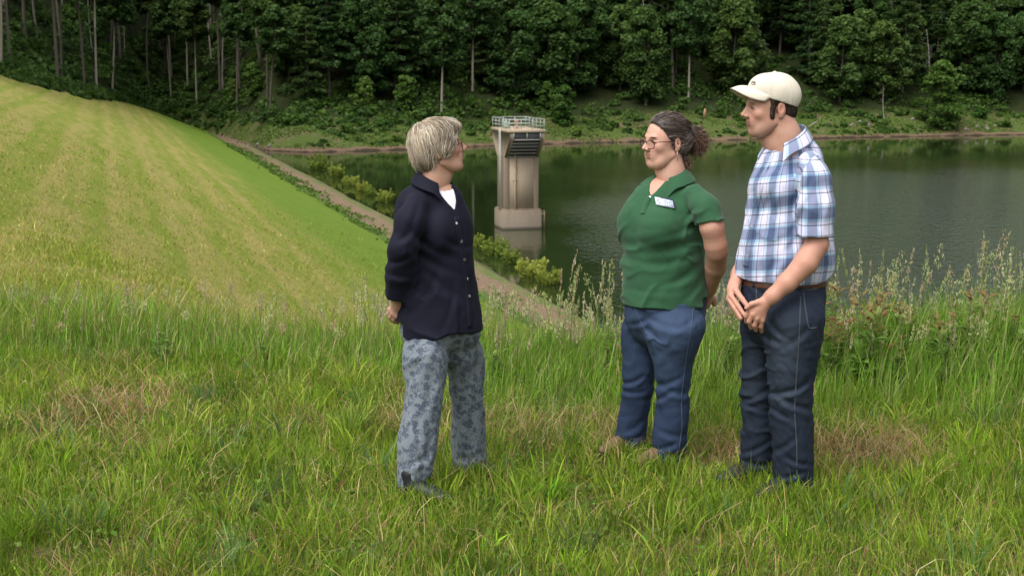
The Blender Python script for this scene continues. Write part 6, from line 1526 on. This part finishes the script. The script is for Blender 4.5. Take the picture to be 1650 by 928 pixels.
    S.fn(folds_fn(.0048, 17, 45, (1, 1, .5), ([1.0, 1.3, 1.52], [1, .9, .1]))); S.fn(folds_fn(.002, 50, 46))
    S.fn(ridges_fn(.013, 22, 76, (1, 1, .6), ([1.0, 1.3, 1.5], [1, .9, 0]))); S.fn(ridges_fn(.008, 40, 77, (1, 1, .7), ([1.0, 1.3, 1.5], [1, .9, 0])))
    S.fn(crease_fn([(1285, 310, 80, 40, 6, .009), (1290, 350, 65, 36, 6, .010), (1275, 395, 55, 40, 6, .009), (1250, 420, 70, 34, 6, .007), (1220, 400, 85, 40, 6, .006), (1235, 330, 60, 40, 6, .006), (1305, 420, 40, 30, 6, .008), (1325, 330, 85, 34, 5, .007), (1300, 300, 60, 26, 5, .006), (1225, 438, 80, 18, 5, .006), (1262, 260, 40, 24, 5, .005)], 362, Y0))
    cc = J(1266, 440); e0 = J(1313, 379, -.2).astype(f32); ed = np.array([-.05, 0, -1], f32); ed /= np.linalg.norm(ed)
    zc0 = J(1240, 449)[2]
    def hem(P, D):
        q = (P[:, 0] - cc[0]) * fwd[0] + (P[:, 1] - cc[1]) * fwd[1]; l = (P[:, 0] - cc[0]) * l3[0] + (P[:, 1] - cc[1]) * l3[1]
        zc = zc0 + .045 * np.clip(l / .2, 0, 1) ** 2 + .06 * np.clip(-q / .16, 0, 1) ** 2 - .01 * np.clip(-l / .2, 0, 1)
        D = np.maximum(D, zc.astype(f32) - P[:, 2])
        return D
    S.fn(hem)
    V, F = S.mesh(.005)
    def plaid_uv(V, sleeve=False):
        qx, qy = V[:, 0] - cc[0], V[:, 1] - cc[1]; ph = np.arctan2(qx * l3[0] + qy * l3[1], qx * fwd[0] + qy * fwd[1]); uv = np.stack([ph * .20 + .012, V[:, 2] + .02 * np.sin(ph), ph * 0], 1)
        sl_ = np.zeros(len(V), bool) if not sleeve else np.ones(len(V), bool)
        c0 = J(1290, 330, -.09); ph2 = np.arctan2(V[:, 0] - c0[0], -(V[:, 1] - c0[1])); uv[sl_] = np.stack([ph2 * .16 + .045, V[:, 2] + .03 - .05 * (V[:, 0] - c0[0]), ph2 * 0], 1)[sl_]
        return uv
    fc = V[F].mean(1); lat = -((fc[:, 0] - cc[0]) * l3[0] + (fc[:, 1] - cc[1]) * l3[1]); isl = (lat > .172) & (slv.eval(fc) < .012) & (slv.eval(fc) < tor.d(fc) + .01)
    sub = lambda m: (lambda f: (V[np.unique(f)], np.searchsorted(np.unique(f), f)))(F[m])
    v1, f1 = sub(~isl); v2, f2 = sub(isl)
    sh = mobj('shirt', v1, f1, plaid, root, attrs={'plaid': ('FLOAT_VECTOR', plaid_uv(v1))}, origin=J(1270, 350))
    mobj('sleeve', v2, f2, plaid, sh, attrs={'plaid': ('FLOAT_VECTOR', plaid_uv(v2, True))}, origin=J(1313, 320, -.2))
    co = collar('collar', J(1268, 213), fwd, .076, .072, .085, sh, plaid, stand=.034, fall=.056, tip=.088, open_deg=30, spread=1.5, thick=.003, sdf=S)
    vv = np.array([v.co for v in co.data.vertices]); at = co.data.attributes.new('plaid', 'FLOAT_VECTOR', 'POINT'); ang = np.repeat(np.linspace(-1, 1, 49), 7)
    at.data.foreach_set('vector', np.stack([ang * .22 + .03, .075 + .012 * np.tile(np.arange(7), 49), ang * 0], 1).astype(f32).ravel())
    st = surf_strip('placket', S, [(1238, 252), (1228, 290), (1218, 335), (1208, 385), (1202, 430)], Y0, .03, plaid, sh, .0015, .0016, 50)
    pm = np.array([v.co for v in st.data.vertices]) + np.array(st.location); at = st.data.attributes.new('plaid', 'FLOAT_VECTOR', 'POINT'); at.data.foreach_set('vector', plaid_uv(pm).astype(f32).ravel())
    buttons(S, [(1233, 270), (1222, 315), (1212, 365), (1204, 412)], Y0, flat_mat('pale_button', (.62, .62, .66), .3), sh, .005)
    NK = SDF(); NK.ops = list(pre.ops); tc_ = vt[0].astype(f32); NK.fn(lambda P, D: np.maximum(D + .008, np.sqrt(((P - tc_) ** 2).sum(-1)) - .08))
    V, F = NK.mesh(.006); pieces.append((V, F, skin))
    V, F, t = join_pieces(pieces); mobj('body', V, F, sk, root, attrs={'tint': ('FLOAT_COLOR', t)}, origin=base)
    # jeans
    dn = denim_mat('dark_denim', (.005, .009, .021), (.009, .015, .032), (.058, .078, .105))
    near = lambda v: Y0 + np.interp(v, [480, 630, 795], [-.10, -.13, -.13]); far = lambda v: Y0 + np.interp(v, [480, 630, 770], [.09, .08, .10])
    P_ = SDF().u(Loft(torso_rows([(442, 1199, 1331, .74), (465, 1195, 1332, .76), (490, 1192, 1332, .78), (512, 1195, 1326, .76), (532, 1203, 1312, .68), (552, 1216, 1290, .58), (566, 1232, 1266, .5)], Y0, fwd)), .02)
    P_.u(Loft(leg_rows([(467, 1264, 1306), (484, 1242, 1322), (503, 1230, 1329), (530, 1229, 1327), (560, 1233, 1321), (600, 1237, 1313), (640, 1240, 1308), (680, 1241, 1309), (720, 1244, 1311), (760, 1246, 1310), (794, 1248, 1305)], near)), .035)
    P_.u(Loft(leg_rows([(467, 1216, 1240), (484, 1204, 1252), (503, 1196, 1255), (530, 1194, 1250), (560, 1196, 1246), (600, 1196, 1241), (640, 1195, 1243), (680, 1196, 1248), (720, 1193, 1249), (771, 1189, 1246)], far)), .02)
    P_.fn(folds_fn(.0055, 28, 51, (1, 1, .6), ([0, .3, .9], [1.3, 1, .5]))); P_.fn(folds_fn(.0024, 75, 52))
    P_.fn(ridges_fn(.013, 30, 78, (.6, .6, 1.1), ([0, .2, .35, .5, .7, .9], [1.3, .8, .6, 1.1, .4, .5])))
    P_.fn(crease_fn([(1262, 632, 10, 26, 5, .011), (1275, 650, -25, 30, 5, .011), (1255, 665, -35, 24, 4, .009), (1290, 625, 30, 20, 4, .008), (1215, 640, 20, 22, 4, .011), (1218, 658, -15, 22, 4, .009), (1262, 720, 30, 26, 5, .008), (1285, 745, -20, 24, 4, .009), (1270, 768, 8, 26, 4, .010), (1278, 782, -6, 24, 3.5, .009), (1215, 725, 20, 24, 4, .009), (1216, 748, -10, 24, 4, .010), (1250, 530, -50, 26, 5, .009), (1240, 545, -30, 28, 5, .008), (1285, 545, 40, 30, 5, .006), (1230, 475, -40, 24, 4, .006)], 362, Y0))
    V, F = P_.mesh(.006); fp = J(1262, 560, -.2); kp = J(1262, 640, -.22)
    fade = .75 * np.exp(-(((V - fp) / (.075, .16, .14)) ** 2).sum(1)) + .55 * np.exp(-(((V - kp) / (.07, .16, .05)) ** 2).sum(1)) + .35 * np.exp(-(((V - J(1215, 600, 0)) / (.05, .16, .16)) ** 2).sum(1)) + .3 * np.exp(-(((V - J(1315, 490, -.05)) / (.05, .12, .08)) ** 2).sum(1))
    tr = mobj('jeans', V, F, dn, root, attrs={'fade': ('FLOAT', np.clip(fade, 0, 1))}, origin=J(1260, 600))
    sm = flat_mat('dark_denim_seam', (.05, .06, .075), .85)
    surf_strip('seam', P_, [(1290, 478), (1288, 540), (1284, 600), (1280, 660), (1284, 720), (1284, 780)], Y0, .006, sm, tr, .0008, .0008, 70)
    surf_strip('pocket_edge', P_, [(1291, 468), (1308, 467), (1327, 462)], Y0, .010, sm, tr, .001, .0012, 20)
    surf_strip('pocket_edge', P_, [(1294, 470), (1298, 500), (1303, 530), (1316, 528)], Y0, .006, sm, tr, .001, .0012, 26)
    surf_strip('fly_seam', P_, [(1219, 458), (1219, 480), (1224, 520)], Y0, .006, sm, tr, .001, .001, 20)
    bl = [(r[0], r[1], r[2], r[3] + .004, r[4] + .004, r[5] + .004) for r in torso_rows([(449, 1197, 1332, .75), (459, 1196, 1332, .755)], Y0, fwd)]
    V, F = SDF().u(Loft(bl), .005).mesh(.0045); belt = mobj('belt', V, F, flat_mat('brown_leather_belt', (.085, .034, .018), .45, bump=.2), root, origin=J(1262, 453))
    bs = SDF().u(Loft(bl), .005)
    surf_strip('belt_loop', bs, [(1215, 447), (1215, 462)], Y0, .012, dn, belt, .001, .004, 6)
    bt, sole = flat_mat('dark_boot_leather', (.018, .017, .02), .6), M_SOLE
    for h, t in (((1280, 792, -.12), (1245, 806, -.2)), ((1222, 765, .1), (1185, 778, .03))):
        a, b = J(*h), J(*t); a[2] = b[2] = .005; d = b - a; d = d / np.linalg.norm(d) * .28; shoe(root, a - d * .15, a + d * .85, bt, sole, .05)
    # short hair below the cap
    loc = lambda x, y, z: np.array([x, y, z]); rnd = np.random.RandomState(24)
    HV = SDF().u(Ell(loc(0, -.016, .034), (.0775, .103, .089)), .01).u(Ell(loc(0, -.058, -.024), (.063, .052, .042)), .03)
    HV.sub(Ell(loc(0, .118, -.03), (.13, .12, .2)), .01)
    for s in (-1, 1):
        HV.sub(Ell(loc(.082 * s, -.020, -.012), (.026, .020, .034)), .006)
        HV.u(Caps(loc(.0715 * s, .012, .035), loc(.0675 * s, .016, -.034), .0095, .0085), .006)
    HV.fn(lambda P, D: np.maximum(D, P[:, 2] - .075))
    Vh, Fh = HV.mesh(.0045); n = 3000; R0 = surf_points(Vh, Fh, n, rnd)
    paths = comb(HV, R0, lambda P, i: np.tile(np.array([0, -.5, -.9], f32), (len(P), 1)), 5, rnd.uniform(.003, .005, n), rnd.uniform(0, .003, n), rnd, .2)
    cols = np.clip(np.array([.038, .024, .017]) * rnd.lognormal(0, .45, (n, 1)), .004, .3)
    V, F, t = join_pieces([(Vh, Fh, np.tile([.03, .019, .014], (len(Vh), 1))), strand_mesh(paths, rnd.uniform(.0005, .001, n), cols)])
    mobj('hair', V * sc @ Rh.T + T, F, hairm, root, attrs={'tint': ('FLOAT_COLOR', t)}, origin=T)
    # cap
    cm = cloth_mat('cream_cap_cotton', (.62, .57, .47), .05, 1500, .9, .1, .2)
    CR = SDF().u(Ell(loc(0, -.024, .050), (.0885, .110, .098)), .01).u(Ell(loc(0, .035, .085), (.066, .052, .052)), .03)
    cut = lambda P: np.interp(P[:, 1], [-.14, -.06, .03, .09, .12], [-.012, .012, .044, .062, .066])
    CR.fn(ridges_fn(.006, 38, 79, (1, 1, 1.3), ([.0, .05, .1, .13], [1, 1, .7, 0]))); CR.fn(folds_fn(.0035, 45, 61, (1, 1, 1), ([.0, .05, .1, .13], [1, 1, .6, 0]))); CR.fn(lambda P, D: D - .0016 * np.exp(-(np.mod(np.arctan2(P[:, 0], P[:, 1] + .02) + .523, 1.0472) - .5236) ** 2 / .0012))
    IN = SDF().u(Ell(loc(0, -.024, .047), (.0825, .104, .093)), .01)
    CR.fn(lambda P, D: np.maximum(D, -(IN.eval(P)) - .0)); CR.fn(lambda P, D: np.maximum(D, (cut(P) - P[:, 2]).astype(f32)))
    V, F = CR.mesh(.0034); cap = mobj('cap', V * sc @ Rh.T + T, F, cm, root, origin=loc(0, 0, .1) * sc @ Rh.T + T)
    th = np.radians(np.linspace(-80, 80, 41)); V = []
    for a in th:
        c, s = math.cos(a), math.sin(a); pin = np.array([.0835 * s, -.020 + .106 * c, .094 - .042 * s * s]); pout = np.array([.079 * s, .006 + .160 * max(c, 0) ** .8, .090 - .060 * s * s])
        for q in np.linspace(0, 1, 9): p = pin * (1 - q) + pout * q; p[2] += .007 * math.sin(q * math.pi); V.append(p)
    F = [[i * 9 + j, i * 9 + j + 1, (i + 1) * 9 + j + 1, (i + 1) * 9 + j] for i in range(40) for j in range(8)]
    br = mobj('brim', np.array(V) * sc @ Rh.T + T, np.array(F), cm, cap, origin=loc(0, .13, .08) * sc @ Rh.T + T); md = br.modifiers.new('thickness', 'SOLIDIFY'); md.thickness = .004; md.offset = 0
    Vb, Fb = SDF().u(Ell(loc(0, -.024, .148), (.008, .008, .004)), .005).mesh(.002); mobj('cap_button', Vb * sc @ Rh.T + T, Fb, cm, cap, origin=loc(0, -.024, .151) * sc @ Rh.T + T)
    # small embroidered emblem on the front panel
    th = np.linspace(0, 2 * math.pi, 17)[:-1]; mbk = MB()
    CRo = SDF(); CRo.ops = [CR.ops[0], CR.ops[1]]
    def on(a, b): return snap(CRo, [loc(-.032 + a, .085, .112 + b)], .0015)[0].astype(float)
    mbk.tube([on(.017 * math.cos(q), .010 * math.sin(q)) for q in th], .0011, 5, closed=True)
    for p, q in (((-.010, -.004), (-.004, .006)), ((-.004, .006), (.002, -.004)), ((.002, -.004), (.010, .005)), ((-.008, .001), (.008, .001))): mbk.tube([on(*p), on((p[0] + q[0]) / 2, (p[1] + q[1]) / 2), on(*q)], .0012, 5)
    v, f = mbk.arrays(); mobj('cap_emblem', v * sc @ Rh.T + T, f, flat_mat('black_cap_thread', (.02, .02, .022), .8), cap, origin=on(0, 0) * sc @ Rh.T + T)
    return root
person_navy(); person_green(); person_plaid()
